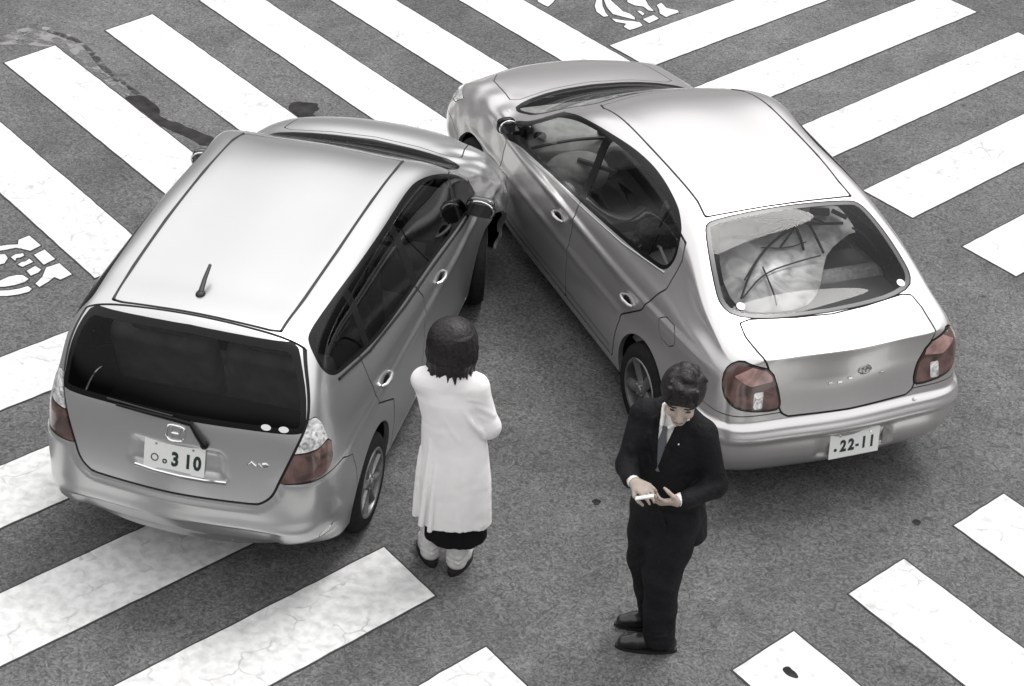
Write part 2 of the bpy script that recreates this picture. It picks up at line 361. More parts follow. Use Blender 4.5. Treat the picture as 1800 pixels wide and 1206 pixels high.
# ------------------------------------------------------------ ground: road sheet with crossing stripes, bicycle marks and spills
road_m = bpy.data.materials.new('worn asphalt'); road_m.use_nodes = True
def build_asphalt(m):
    t = m.node_tree; b = t.nodes['Principled BSDF']; N = t.nodes.new; Lk = t.links.new
    g = N('ShaderNodeNewGeometry')
    def noise(scale, det, dist=0.0, rough=0.5):
        n = N('ShaderNodeTexNoise'); n.inputs['Scale'].default_value = scale; n.inputs['Detail'].default_value = det
        n.inputs['Distortion'].default_value = dist; n.inputs['Roughness'].default_value = rough
        Lk(g.outputs['Position'], n.inputs['Vector']); return n
    def rng(src, a, b_, c, d):
        r = N('ShaderNodeMapRange'); r.inputs['From Min'].default_value = a; r.inputs['From Max'].default_value = b_
        r.inputs['To Min'].default_value = c; r.inputs['To Max'].default_value = d; Lk(src, r.inputs['Value']); return r.outputs[0]
    def mul(a, c):
        q = N('ShaderNodeMath'); q.operation = 'MULTIPLY'; Lk(a, q.inputs[0]); Lk(c, q.inputs[1]); return q.outputs[0]
    big = mul(rng(noise(0.35, 3).outputs['Fac'], .3, .7, .80, 1.16), rng(noise(1.9, 5, .8).outputs['Fac'], .3, .7, .80, 1.20))
    worm = rng(noise(20, 2, 2.8).outputs['Fac'], .32, .68, .58, 1.45)
    fine = rng(noise(60, 3, 1.0).outputs['Fac'], .3, .7, .74, 1.28)
    v = N('ShaderNodeTexVoronoi'); v.inputs['Scale'].default_value = 13; Lk(g.outputs['Position'], v.inputs['Vector'])
    spk = rng(v.outputs['Distance'], .0, .10, 1.6, 1.0)
    v2 = N('ShaderNodeTexVoronoi'); v2.inputs['Scale'].default_value = 2.1; v2.inputs['Randomness'].default_value = 1; Lk(g.outputs['Position'], v2.inputs['Vector'])
    spot = rng(v2.outputs['Distance'], .02, .055, .45, 1.0)
    f = mul(mul(mul(big, worm), mul(fine, spk)), spot)
    mx = N('ShaderNodeVectorMath'); mx.operation = 'SCALE'; mx.inputs[0].default_value = ASPHALT; Lk(f, mx.inputs['Scale'])
    Lk(mx.outputs[0], b.inputs['Base Color']); b.inputs['Roughness'].default_value = 0.85; b.inputs['Specular IOR Level'].default_value = 0.25
    bp = N('ShaderNodeBump'); bp.inputs['Strength'].default_value = 0.5; bp.inputs['Distance'].default_value = 0.006
    Lk(noise(130, 3).outputs['Fac'], bp.inputs['Height']); Lk(bp.outputs[0], b.inputs['Normal'])
ASPHALT = (0.105, 0.1045, 0.1038)
build_asphalt(road_m)
def paint_mat(name, base):
    m = bpy.data.materials.new(name); m.use_nodes = True; t = m.node_tree; b = t.nodes['Principled BSDF']; N = t.nodes.new; Lk = t.links.new
    g = N('ShaderNodeNewGeometry')
    def noise(scale, det, dist):
        n = N('ShaderNodeTexNoise'); n.inputs['Scale'].default_value = scale; n.inputs['Detail'].default_value = det; n.inputs['Distortion'].default_value = dist
        Lk(g.outputs['Position'], n.inputs['Vector']); return n.outputs['Fac']
    def rng(src, a, b_, c, d):
        r = N('ShaderNodeMapRange'); r.inputs['From Min'].default_value = a; r.inputs['From Max'].default_value = b_
        r.inputs['To Min'].default_value = c; r.inputs['To Max'].default_value = d; Lk(src, r.inputs['Value']); return r.outputs[0]
    # thin wandering cracks where the paint has let go, only in patches
    wob = N('ShaderNodeTexNoise'); wob.inputs['Scale'].default_value = 9; wob.inputs['Detail'].default_value = 2; Lk(g.outputs['Position'], wob.inputs['Vector'])
    wa = N('ShaderNodeVectorMath'); wa.operation = 'MULTIPLY_ADD'; wa.inputs[1].default_value = (.10, .10, .10); Lk(wob.outputs['Color'], wa.inputs[0]); Lk(g.outputs['Position'], wa.inputs[2])
    ab = N('ShaderNodeTexVoronoi'); ab.feature = 'DISTANCE_TO_EDGE'; ab.inputs['Scale'].default_value = 4.6; Lk(wa.outputs[0], ab.inputs['Vector'])
    crack = rng(ab.outputs[0], 0.012, 0.034, 1.0, 0.0); patch = rng(noise(3.6, 3, .6), .49, .64, 0, .55)
    cm = N('ShaderNodeMath'); cm.operation = 'MULTIPLY'; Lk(crack, cm.inputs[0]); Lk(patch, cm.inputs[1])
    soft = rng(noise(16, 6, .3), .38, .74, 1.06, .72); soft2 = rng(noise(1.3, 3, 0), .3, .7, .90, 1.06)
    s1 = N('ShaderNodeMath'); s1.operation = 'MULTIPLY'; Lk(soft, s1.inputs[0]); Lk(soft2, s1.inputs[1])
    v = N('ShaderNodeVectorMath'); v.operation = 'SCALE'; v.inputs[0].default_value = base; Lk(s1.outputs[0], v.inputs['Scale'])
    mx = N('ShaderNodeMix'); mx.data_type = 'RGBA'; mx.inputs['B'].default_value = (.24, .24, .235, 1); Lk(cm.outputs[0], mx.inputs['Factor']); Lk(v.outputs[0], mx.inputs['A'])
    Lk(mx.outputs['Result'], b.inputs['Base Color']); b.inputs['Roughness'].default_value = 0.6
    bp = N('ShaderNodeBump'); bp.inputs['Strength'].default_value = 0.35; bp.inputs['Distance'].default_value = 0.004; Lk(noise(90, 3, 0), bp.inputs['Height']); Lk(bp.outputs[0], b.inputs['Normal'])
    return m
PAINT = paint_mat('worn white road paint', (0.63, 0.63, 0.62))
EDGE = mat('dark outline added round road paint', (0.03, 0.029, 0.029), 0.8)  # dark outline added round each mark, not a real primer coat
road = mk('road', [(-250, -250, 0), (250, -250, 0), (250, 250, 0), (-250, 250, 0)], [(0, 1, 2, 3)], road_m, smooth=False)
tag(road, kind='structure')

rnd = random.Random(5)
def refine(P, step=0.08, jit=0.0025):
    out_ = []
    for a, b in zip(P, P[1:] + P[:1]):
        a = np.array(a, float); b = np.array(b, float); n = max(1, int(np.linalg.norm(b - a) / step))
        for k in range(n):
            q = a + (b - a) * k / n
            if k: q = q + np.array([rnd.uniform(-jit, jit), rnd.uniform(-jit, jit)])
            out_.append(q)
    return out_
def offset_poly(P, d):
    P = np.array(P); n = len(P); out_ = []
    area = 0.5 * np.sum(P[:, 0] * np.roll(P[:, 1], -1) - np.roll(P[:, 0], -1) * P[:, 1]); sg = 1 if area > 0 else -1
    for i in range(n):
        e1 = P[i] - P[i - 1]; e2 = P[(i + 1) % n] - P[i]
        n1 = np.array([e1[1], -e1[0]]) / (np.linalg.norm(e1) + 1e-9); n2 = np.array([e2[1], -e2[0]]) / (np.linalg.norm(e2) + 1e-9)
        m = n1 + n2; m = m / max(np.linalg.norm(m), 1e-9); c = max(0.45, m @ n1)
        out_.append(P[i] + sg * m * d / c)
    return np.array(out_)
def ground_mark(name, P, m, edge=0.011, z=0.004, parent=road, edgem=None, step=0.08, jit=0.0025):
    """flat painted mark: 4 mm thick sheet with an added dark outline round it"""
    P = refine(list(P), step, jit); inn = np.array(P); o = offset_poly(inn, edge); n = len(inn)
    V = [(x, y, z) for x, y in inn] + [(x, y, z) for x, y in o] + [(x, y, 0.0005) for x, y in o]
    area = 0.5 * np.sum(inn[:, 0] * np.roll(inn[:, 1], -1) - np.roll(inn[:, 0], -1) * inn[:, 1])
    from mathutils.geometry import tessellate_polygon
    T = tessellate_polygon([[Vector((x, y, 0)) for x, y in inn]]); F, M_ = [], []
    for a, b, c in T:
        A, B, C = inn[a], inn[b], inn[c]
        up_ = (B[0] - A[0]) * (C[1] - A[1]) - (B[1] - A[1]) * (C[0] - A[0]) > 0
        F.append((a, b, c) if up_ else (a, c, b)); M_.append(0)
    for k in range(n):
        q = (k + 1) % n
        for lo in (0, n):
            f = (k, q, q + n, k + n) if area < 0 else (q, k, k + n, q + n)
            F.append(tuple(i + lo for i in f)); M_.append(1)
    return mk(name, V, F, m, parent, smooth=False, mats=[m, edgem or EDGE], fmat=M_)
PER, WID = 0.96955, 0.4852
def stripe(ang, n0, t0, t1, wid=WID, sk0=0.0, sk1=0.0):
    N_ = np.array([math.cos(ang), math.sin(ang)]); T_ = np.array([-math.sin(ang), math.cos(ang)])
    pts = [N_ * n0 + T_ * t0, N_ * (n0 + wid) + T_ * (t0 + sk0), N_ * (n0 + wid) + T_ * (t1 + sk1), N_ * n0 + T_ * t1]
    return ground_mark('crosswalk_stripe', pts, PAINT)
aA, aB, aL, aC = R(40.4693), R(-43.2844), R(-43.9329), R(38.7796)
for k, (t0, t1) in enumerate([(10.72, 13.87), (10.83, 13.96), (10.95, 14.11), (11.07, 14.25), (11.19, 14.4), (11.31, 14.55)]):
    stripe(aA, 5.5016 + PER * k, t0, t1, sk0=0.05, sk1=0.09)
for k, (t0, t1) in enumerate([(12.11, 15.5), (12.0, 15.36), (11.9, 15.25), (11.79, 15.15), (11.69, 15.05), (11.60, 14.95)]):
    stripe(aB, -10.5592 + PER * k, t0, t1, sk0=-0.045, sk1=-0.045)
for k, t1 in enumerate([6.65, 6.52, 6.40, 6.15, 6.02]):
    stripe(aL, -9.6906 + PER * k, 3.0, t1, wid=0.49, sk1=-0.06)
for k, t1 in enumerate([5.955, 5.827, 5.697, 5.57]):
    stripe(aC, 8.1643 - PER * k, 2.4, t1, wid=0.49, sk1=0.06)
BIKE1 = [
 [(-3.375,12.135),(-3.319,12.202),(-3.214,12.086),(-3.266,12.006),(-3.331,12.027),(-3.372,12.029),(-3.421,11.998),(-3.471,11.97),(-3.60,11.93),(-3.62,11.985),(-3.486,12.029),(-3.43,12.057),(-3.363,12.074)],
 [(-3.228,11.956),(-3.176,12.035),(-3.081,11.925),(-3.137,11.843)],
 [(-3.112,11.808),(-3.04,11.875),(-2.93,11.748),(-2.988,11.671),(-3.034,11.699),(-3.058,11.635),(-3.099,11.56),(-3.133,11.596),(-3.109,11.687)],
 [(-3.227,11.746),(-3.187,11.816),(-3.139,11.776),(-3.149,11.738),(-3.186,11.691)],
 [(-3.303,11.817),(-3.284,11.853),(-3.263,11.862),(-3.247,11.901),(-3.213,11.865),(-3.239,11.833),(-3.266,11.793)],
 [(-3.369,11.902),(-3.351,11.944),(-3.32,11.955),(-3.306,11.968),(-3.29,11.937),(-3.309,11.909),(-3.336,11.896),(-3.331,11.863)],
 [(-3.53,11.90),(-3.465,11.92),(-3.417,11.934),(-3.388,11.887),(-3.394,11.819),(-3.432,11.791),(-3.50,11.77)],
 [(-3.50,11.50),(-3.379,11.58),(-3.325,11.653),(-3.276,11.683),(-3.238,11.687),(-3.192,11.647),(-3.207,11.606),(-3.258,11.561),(-3.317,11.53),(-3.364,11.519),(-3.48,11.45)],
 [(-3.352,11.471),(-3.284,11.487),(-3.224,11.515),(-3.174,11.557),(-3.142,11.528),(-3.152,11.491),(-3.209,11.45),(-3.278,11.418),(-3.336,11.409),(-3.45,11.37),(-3.46,11.42)]]
BIKE2 = [
 [(-0.019,16.917),(0.0,17.05),(0.15,17.08),(0.145,16.95),(0.115,16.847),(0.079,16.758),(0.04,16.791),(-0.011,16.849)],
 [(0.498,17.02),(0.50,17.16),(0.548,17.16),(0.542,17.029),(0.548,16.865),(0.577,16.721),(0.599,16.658),(0.561,16.637),(0.5,16.733),(0.483,16.852)],
 [(0.558,17.032),(0.60,17.10),(0.64,17.06),(0.619,17.003),(0.675,16.89),(0.729,16.778),(0.784,16.748),(0.827,16.676),(0.827,16.628),(0.729,16.67),(0.642,16.707),(0.587,16.845)],
 [(0.631,16.611),(0.729,16.59),(0.805,16.592),(0.87,16.578),(0.893,16.516),(0.836,16.452),(0.782,16.403),(0.734,16.459),(0.756,16.529),(0.664,16.551)],
 [(0.898,16.65),(0.991,16.757),(1.034,16.69),(0.951,16.58)],
 [(1.022,16.973),(1.062,17.036),(1.104,16.934),(1.148,16.915),(1.202,16.899),(1.212,16.86),(1.145,16.793),(1.1,16.735),(1.047,16.8),(1.043,16.895)],
 [(0.763,17.059),(0.78,17.2),(0.90,17.22),(0.919,17.091),(0.945,16.971),(0.993,16.844),(0.949,16.849),(0.906,16.922),(0.829,16.934),(0.768,16.991)],
 [(0.85,16.816),(0.877,16.826),(0.913,16.768),(0.895,16.73)]]
for k, B_ in enumerate((BIKE1, BIKE2)):
    root = tag(empty('bicycle_marking', (B_[1][0][0], B_[1][0][1], 0)), ['white bicycle symbol painted on the asphalt at the left edge', 'white bicycle symbol painted between the two top crosswalks'][k], 'road marking')
    for P in B_:
        P = [tuple(np.array(q) - np.array(B_[1][0])) for q in P]
        ground_mark('painted_patch', P, PAINT, parent=root, step=0.3, edge=0.009)
WET = noisy(mat('dark soaked oil', (0.017, 0.016, 0.016), 0.8, spec=.15), 9, 0.5, 2.2)
TRAIL = noisy(mat('dried pale spill film', (0.19, 0.187, 0.185), 0.8), 8, 0.8, 1.15)
def patchy(m, scale):
    t = m.node_tree; o = next(n for n in t.nodes if n.type == 'OUTPUT_MATERIAL'); b = t.nodes['Principled BSDF']; g = t.nodes.new('ShaderNodeNewGeometry')
    n = t.nodes.new('ShaderNodeTexNoise'); n.inputs['Scale'].default_value = scale; n.inputs['Detail'].default_value = 5; n.inputs['Distortion'].default_value = 1.0; r = t.nodes.new('ShaderNodeMapRange')
    r.inputs['From Min'].default_value = .42; r.inputs['From Max'].default_value = .56; t.links.new(g.outputs['Position'], n.inputs['Vector']); t.links.new(n.outputs['Fac'], r.inputs['Value'])
    tr = t.nodes.new('ShaderNodeBsdfTransparent'); mx = t.nodes.new('ShaderNodeMixShader'); t.links.new(r.outputs[0], mx.inputs['Fac']); t.links.new(tr.outputs[0], mx.inputs[1]); t.links.new(b.outputs[0], mx.inputs[2]); t.links.new(mx.outputs[0], o.inputs[0])
patchy(TRAIL, 7)
SPILL1 = [(-3.086,14.377),(-3.025,14.438),(-2.948,14.418),(-2.858,14.286),(-2.82,14.162),(-2.735,14.049),(-2.596,13.994),(-2.467,13.906),(-2.372,13.845),(-2.307,13.794),(-2.331,13.728),(-2.409,13.73),(-2.512,13.836),(-2.668,13.918),(-2.751,13.982),(-2.863,14.122),(-2.954,14.22),(-3.022,14.273)]
TAIL1 = [(-4.60,15.18),(-4.252,15.259),(-4.174,15.441),(-4.058,15.539),(-3.871,15.462),(-3.752,15.411),(-3.625,15.251),(-3.442,14.892),(-3.244,14.651),(-3.09,14.50),(-3.13,14.455),(-3.314,14.707),(-3.485,14.883),(-3.594,15.04),(-3.771,15.223),(-3.964,15.204),(-4.226,15.154),(-4.60,15.05)]
SPILL2 = [(-1.839,14.47),(-1.825,14.532),(-1.752,14.535),(-1.711,14.56),(-1.645,14.505),(-1.638,14.424),(-1.674,14.384),(-1.636,14.309),(-1.517,14.282),(-1.43,14.281),(-1.30,14.27),(-1.30,14.22),(-1.426,14.22),(-1.653,14.209),(-1.758,14.239),(-1.833,14.372)]
def spill(P, m, label, z, e, cat='spill', jg=1.0):
    rj = random.Random(len(P)); P = [(q[0] + rj.uniform(-.02, .02) * jg, q[1] + rj.uniform(-.02, .02) * jg) for q in smoothpoly(P, 1)]; P = [tuple(q) for q in smoothpoly(P, 1)]; c0 = np.array(P).mean(0)
    o = ground_mark('fluid_spill', [tuple(np.array(q) - c0) for q in P], m, parent=None, edge=e, z=z, edgem=m, step=0.5); o.location = (c0[0], c0[1], 0)
    return tag(o, label, cat)
spill(SPILL1, WET, 'dark wet streak running down the asphalt to the wagon\'s far roof edge', 0.0030, 0.015)
spill(TAIL1, TRAIL, 'pale dried trail curving in from the top left edge of the road', 0.0022, 0.02)
spill(SPILL2, WET, 'dark oil blot on the asphalt beyond the wagon\'s windscreen', 0.0030, 0.012)
spill([(1.545,8.375),(1.575,8.40),(1.602,8.37),(1.625,8.32),(1.59,8.325)], WET, 'small dark spot on the white stripe nearest the bottom right', 0.0052, 0.006, jg=.2)
for q, l in (((0.56, 9.71), 'tiny dark tar spot on bare asphalt between the two people'), ((2.42, 9.76), 'tiny dark tar spot behind the sedan rear bumper')):
    spill([(q[0] + .022 * math.cos(a) * (1 + .3 * math.sin(3 * a)), q[1] + .025 * math.sin(a)) for a in np.linspace(0, 5.6, 9)], WET, l, 0.003, 0.004, jg=.2)

CRACK = [(-3.98,15.47),(-3.82,15.41),(-3.66,15.33),(-3.54,15.14),(-3.42,14.93),(-3.27,14.74),(-3.14,14.58),(-3.02,14.45)]
rj = random.Random(9); up_ = [(x + rj.uniform(.008, .045), y + rj.uniform(.004, .03)) for x, y in CRACK]; dn_ = [(x - rj.uniform(.0, .02), y - rj.uniform(.0, .02)) for x, y in CRACK]
spill(up_ + dn_[::-1], noisy(mat('damp edge of the spill', (0.04, 0.039, 0.038), 0.85, spec=.15), 10, .6, 1.8), 'thin dark damp line edging the pale trail at the top left', 0.0027, 0.004, jg=.5)
patchy(bpy.data.materials['damp edge of the spill'], 11)
# ------------------------------------------------------------ car pieces
from mathutils.bvhtree import BVHTree
class Surf:
    def __init__(s, sh): s.b = BVHTree.FromPolygons([tuple(v) for v in sh.V], [tuple(t) for t in sh.T]); s.N = sh.N; s.V = sh.V; s.T = sh.T
    def hit(s, o, d):
        h = s.b.ray_cast(Vector(o), Vector(d)); return h[0], h[1]
    def rear(s, y, z): return s.hit((-2, y, z), (1, 0, 0))
    def side(s, x, z, sg): return s.hit((x, 3 * sg, z), (0, -sg, 0))
    def top(s, x, y): return s.hit((x, y, 4), (0, 0, -1))
    def front(s, y, z): return s.hit((7, y, z), (-1, 0, 0))
def on_surf(pts, surf, off):
    out_ = []
    for kind, a, b in pts:
        h, n = (surf.rear(a, b) if kind == 'r' else surf.top(a, b) if kind == 't' else surf.side(a, b, 1 if kind == 'l' else -1))
        out_.append(h + n * off)
    return out_
def lathe(bm, prof, n=32, axis='y'):
    rings = []
    for r, y in prof:
        rings.append([bm.verts.new((r * math.cos(2 * math.pi * k / n), y, r * math.sin(2 * math.pi * k / n))) for k in range(n)])
    for a, b in zip(rings, rings[1:]):
        for k in range(n): bm.faces.new((a[k], a[(k + 1) % n], b[(k + 1) % n], b[k]))
    return rings
def wheel_meshes(rad, rimr, nsp, wide, wd=0.19):
    """tyre and rim meshes; outer face towards +y"""
    bm = bmesh.new()
    lathe(bm, [(rimr, -wd / 2), (rad - .035, -wd / 2 - .004), (rad - .008, -wd / 2 + .022), (rad, -wd / 2 + .05), (rad, -.012), (rad - .006, -.010), (rad - .006, .010), (rad, .012), (rad, wd / 2 - .05), (rad - .008, wd / 2 - .022), (rad - .035, wd / 2 + .004), (rimr, wd / 2)], 48)
    bmesh.ops.recalc_face_normals(bm, faces=bm.faces)
    ty = bpy.data.meshes.new('tyre'); bm.to_mesh(ty); bm.free(); ty.materials.append(MT['tyre']); ty.polygons.foreach_set('use_smooth', np.full(len(ty.polygons), True))
    bm = bmesh.new(); f = wd / 2
    lathe(bm, [(rimr + .002, f - .002), (rimr - .006, f + .006), (rimr - .018, f + .002), (rimr - .024, f - .03), (rimr - .03, -f + .01)], 48)
    n0 = len(bm.faces)
    # spokes: tapered bars with a raised spine
    for k in range(nsp):
        a0 = 2 * math.pi * k / nsp
        for r0, r1, w0, w1 in ((.045, rimr - .014, wide * .75, wide),):
            vs = []
            for r_, w_, yy in ((r0, w0, f - .012), (r1, w1, f - .004)):
                for sgn, dy in ((-1, -.012), (-.35, .004), (.35, .004), (1, -.012)):
                    t = sgn * w_ / 2; x = r_ * math.cos(a0) - t * math.sin(a0); z = r_ * math.sin(a0) + t * math.cos(a0)
                    vs.append(bm.verts.new((x, yy + dy, z)))
            for q in range(3): bm.faces.new((vs[q], vs[q + 1], vs[q + 5], vs[q + 4]))
            back = [bm.verts.new((v.co.x, v.co.y - .03, v.co.z)) for v in (vs[0], vs[3], vs[7], vs[4])]
            bm.faces.new((vs[0], vs[4], back[3], back[0])); bm.faces.new((vs[3], back[1], back[2], vs[7]))
    lathe(bm, [(.001, f + .006), (.025, f + .005), (.03, f - .002), (.052, f - .006), (.056, f - .03)], 24)
    for k in range(4):
        a = math.pi / 4 + k * math.pi / 2
        bmesh.ops.create_uvsphere(bm, u_segments=8, v_segments=5, radius=.009, matrix=Matrix.Translation((.04 * math.cos(a), f - .002, .04 * math.sin(a))))
    bmesh.ops.recalc_face_normals(bm, faces=bm.faces)
    rm = bpy.data.meshes.new('rim'); bm.to_mesh(rm); bm.free(); rm.materials.append(MT['alloy']); rm.polygons.foreach_set('use_smooth', np.full(len(rm.polygons), True)); rm.set_sharp_from_angle(angle=R(35))
    bm = bmesh.new(); lathe(bm, [(.001, f - .075), (.11, f - .075), (.115, f - .06), (rimr - .03, f - .06)], 32); bmesh.ops.recalc_face_normals(bm, faces=bm.faces)
    bk = bpy.data.meshes.new('brake_disc'); bm.to_mesh(bk); bm.free(); bk.materials.append(MT['trim_dark'])
    return ty, rm, bk
def put_wheels(root, meshes, xs, youter, rad, steer=0.0, wd=0.19):
    for i, x in enumerate(xs):
        for sg in (1, -1):
            t = bpy.data.objects.new('wheel', meshes[0]); link(t, root)
            t.location = (x, sg * (youter - wd / 2), rad)
            t.rotation_euler = (0, 0.7 * i + 0.35 * sg, 0 if sg > 0 else math.pi)
            if i == 1: t.rotation_euler.z += steer
            link(bpy.data.objects.new('rim', meshes[1]), t); link(bpy.data.objects.new('brake_disc', meshes[2]), t)
def arch_liner(root, x, z, rad, yo, yi):
    for sg in (1, -1):
        V, F = [], []; n = 20
        for k in range(n + 1):
            a = math.pi * (k / n) * 1.2 - .1 * math.pi
            for yy in (yo, yi): V.append((x + rad * math.cos(a), sg * yy, max(.12, z + rad * math.sin(a))))
        for k in range(n): F.append((2 * k, 2 * k + 1, 2 * k + 3, 2 * k + 2))
        c = len(V); V.append((x, sg * yi, z)); F += [(2 * k + 1, 2 * k + 3, c) for k in range(n)]
        mk('wheel_arch_liner', V, F, MT['void'], root, smooth=False)
def text_obj(name, body, size, m, parent, mtx, bold=0.0, align='CENTER'):
    cu = bpy.data.curves.new(name, 'FONT'); cu.body = body; cu.size = size; cu.align_x = align; cu.align_y = 'CENTER'; cu.extrude = 0.0012; cu.offset = bold; cu.resolution_u = 3
    o = bpy.data.objects.new(name, cu); COL.objects.link(o); dg = bpy.context.evaluated_depsgraph_get()
    me = bpy.data.meshes.new_from_object(o.evaluated_get(dg)); bpy.data.objects.remove(o); me.name = name; me.materials.clear(); me.materials.append(m)
    q = link(bpy.data.objects.new(name, me), parent); q.matrix_local = mtx; return q
def frame_at(p, n, upv=Vector((0, 0, 1))):
    """matrix whose z looks out of the surface and y is up"""
    z = Vector(n).normalized(); x = upv.cross(z).normalized(); y = z.cross(x)
    m = Matrix((x, y, z)).transposed().to_4x4(); m.translation = p; return m
def plate(root, p, n, small, big, w=0.33, h=0.165, place='licence_plate', dots=None):
    mtx = frame_at(p, n); bm = bmesh.new(); box(bm, (0, 0, .002), (w, h, .006)); o = bmobj(place, bm, MT['plate'], root, smooth=False, bevel=.003); o.matrix_local = mtx
    for body, size, x, y, sx, bold in small + big:
        text_obj('plate_character', body, size, MT['ink'], o, Matrix.Translation((x, y, .0062)) @ Matrix.Diagonal((sx, 1, 1, 1)), bold)
    for x in (-.10, .10):
        bm = bmesh.new(); bmesh.ops.create_cone(bm, cap_ends=True, segments=10, radius1=.008, radius2=.006, depth=.004, matrix=Matrix.Translation((x, .062, .007))); bmobj('plate_bolt', bm, MT['chrome'], o)
    return o
def handle(parent, p, n, ln=.17, m=None):
    x = Vector((1, 0, 0)); z = Vector(n).normalized(); x = (x - z * x.dot(z)).normalized(); y = z.cross(x)
    M_ = Matrix((x, y, z)).transposed().to_4x4(); M_.translation = p
    bm = bmesh.new(); tube(bm, [(-ln / 2, 0, .002), (-ln / 2 + .02, 0, .022), (0, 0, .030), (ln / 2 - .02, 0, .022), (ln / 2, 0, .002)], [.008, .010, .011, .010, .008], 8)
    o = bmobj('door_handle', bm, m, parent); o.matrix_local = M_
    bm = bmesh.new(); bmesh.ops.create_uvsphere(bm, u_segments=16, v_segments=8, radius=1.0)
    for v in bm.verts: v.co = Vector((v.co.x * .05, v.co.y * .026, v.co.z * .004 + .001))
    q = bmobj('handle_recess', bm, MT['plastic'], parent); q.matrix_local = M_
    return o
def mirror(root, p, sg, m, size=(.10, .19, .13)):
    bm = bmesh.new(); bmesh.ops.create_uvsphere(bm, u_segments=20, v_segments=12, radius=.5)
    for v in bm.verts:
        x, y, z = v.co * 2
        x = math.copysign(abs(x) ** .7, x); y = math.copysign(abs(y) ** .6, y); z = math.copysign(abs(z) ** .6, z)
        if x < 0: x *= .35
        v.co = Vector((x * size[0] * .6, y * size[1] * .5, z * size[2] * .5)) + Vector((0, sg * size[1] * .5, .02))
    o = bmobj('door_mirror', bm, m, root); o.location = p
    bm = bmesh.new(); box(bm, (-.03, sg * size[1] * .5, .02), (.012, size[1] * .80, size[2] * .7)); g = bmobj('mirror_glass', bm, MT['plastic_gloss'], o, bevel=.004)
    bm = bmesh.new(); box(bm, (.0, -sg * .02, -.025), (.07, .10, .035)); bmobj('mirror_foot', bm, MT['plastic'], o, bevel=.008)
    bm = bmesh.new(); tube(bm, [(-.034, sg * size[1] * (.5 + .47 * math.cos(a)), .02 + size[2] * .47 * math.sin(a)) for a in np.linspace(-.6, 2.6, 12)], .006, 6); bmobj('mirror_rim', bm, MT['chrome'], o)
    return o
def seat(root, x, y, z, m, w=.48, back=.60, lean=R(20), name='seat', hr=True):
    bm = bmesh.new(); box(bm, (0, 0, .08), (.50, w, .16)); o = bmobj(name, bm, m, root, bevel=.05, segs=3); o.location = (x, y, z)
    rot = Matrix.Rotation(-lean, 3, 'Y'); bm = bmesh.new(); box(bm, Vector((-.24, 0, .12)) + rot @ Vector((0, 0, back / 2)), (.14, w, back), rot); bmobj('seat_back', bm, m, o, bevel=.05, segs=3)
    if hr:
        bm = bmesh.new(); box(bm, Vector((-.24, 0, .12)) + rot @ Vector((0, 0, back + .10)), (.09, w * .55, .17), rot); bmobj('headrest', bm, m, o, bevel=.035, segs=3)
    return o
def steering(root, p, tilt=R(25)):
    bm = bmesh.new(); ring = [(0, .185 * math.cos(a), .185 * math.sin(a)) for a in np.linspace(0, 2 * math.pi, 28)]
    tube(bm, ring, .014, 8, cap=False)
    for a in (R(200), R(340), R(90)): tube(bm, [(0.01, 0, 0), (0, .18 * math.cos(a), .18 * math.sin(a))], .012, 6)
    box(bm, (0.01, 0, 0), (.04, .12, .10)); o = bmobj('steering_wheel', bm, MT['trim_dark'], root); o.location = p; o.rotation_euler = (0, -tilt, 0); return o
def mirrored(fn):
    """side-view polygons act on both flanks"""
    return fn
def P_side(poly, ymin=0.5):
    def f(V, N):
        ym = ymin(V) if callable(ymin) else ymin
        return np.maximum(sdf_poly(poly, xz(V)), ym - np.abs(V[:, 1]))
    return f
def P_side_one(poly, sg, ymin=0.5):
    return lambda V, N: np.maximum(sdf_poly(poly, xz(V)), ymin - sg * V[:, 1])
def P_top(poly, zmin=0.6): return lambda V, N: np.maximum(sdf_poly(poly, xy(V)), zmin - V[:, 2])
def P_rear(poly, xmax, sym=True):
    return lambda V, N: np.maximum(sdf_poly(poly, np.stack([np.abs(V[:, 1]), V[:, 2]], 1)), V[:, 0] - (xmax(V) if callable(xmax) else xmax))
def P_wrap(poly, k, xmax=.6): return lambda V, N: np.maximum(sdf_poly(poly, np.stack([np.abs(V[:, 1]) + k * V[:, 0], V[:, 2]], 1)), V[:, 0] - xmax)
def P_fwrap(poly, x0, k=.8): return lambda V, N: np.maximum(sdf_poly(poly, np.stack([np.abs(V[:, 1]) + k * (x0 - V[:, 0]), V[:, 2]], 1)), x0 - 1.0 - V[:, 0])
def shift(f, d): return lambda V, N: f(V, N) - d
def panel(sh, f, name, g, only):
    sh.cut(shift(f, -g), name, only); sh.cut(shift(f, g), 'gap', only)
def sym(half): return [(x, y) for x, y in half] + [(x, -y) for x, y in half[::-1]]
L_ = lambda V: V[:, 1] > 0
R_ = lambda V: V[:, 1] < 0
def finish_pair(sh, name, objname, m, root, **k):
    return [sh.part(name, objname, m, root, where=w_, **k) for w_ in (L_, R_)]
def smooth01(t): t = np.clip(t, 0, 1); return t * t * (3 - 2 * t)
def hood_lamps_front(sh, x0):
    # lamp and grille openings of the nose, seen only from the far side
    lamp = [(.47, .585), (.75, .60), (.98, .66), (1.02, .72), (.80, .735), (.52, .685)]
    panel(sh, P_fwrap(lamp, x0), 'headlamp', .003, ['body'])
    panel(sh, lambda V, N: np.maximum(sdf_poly([(-.36, .60), (.36, .60), (.33, .67), (-.33, .67)], yz(V)), x0 - .4 - V[:, 0]), 'grille', .003, ['body'])
    panel(sh, lambda V, N: np.maximum(sdf_poly([(-.42, .30), (.42, .30), (.36, .40), (-.36, .40)], yz(V)), x0 - .4 - V[:, 0]), 'intake', .003, ['body'])

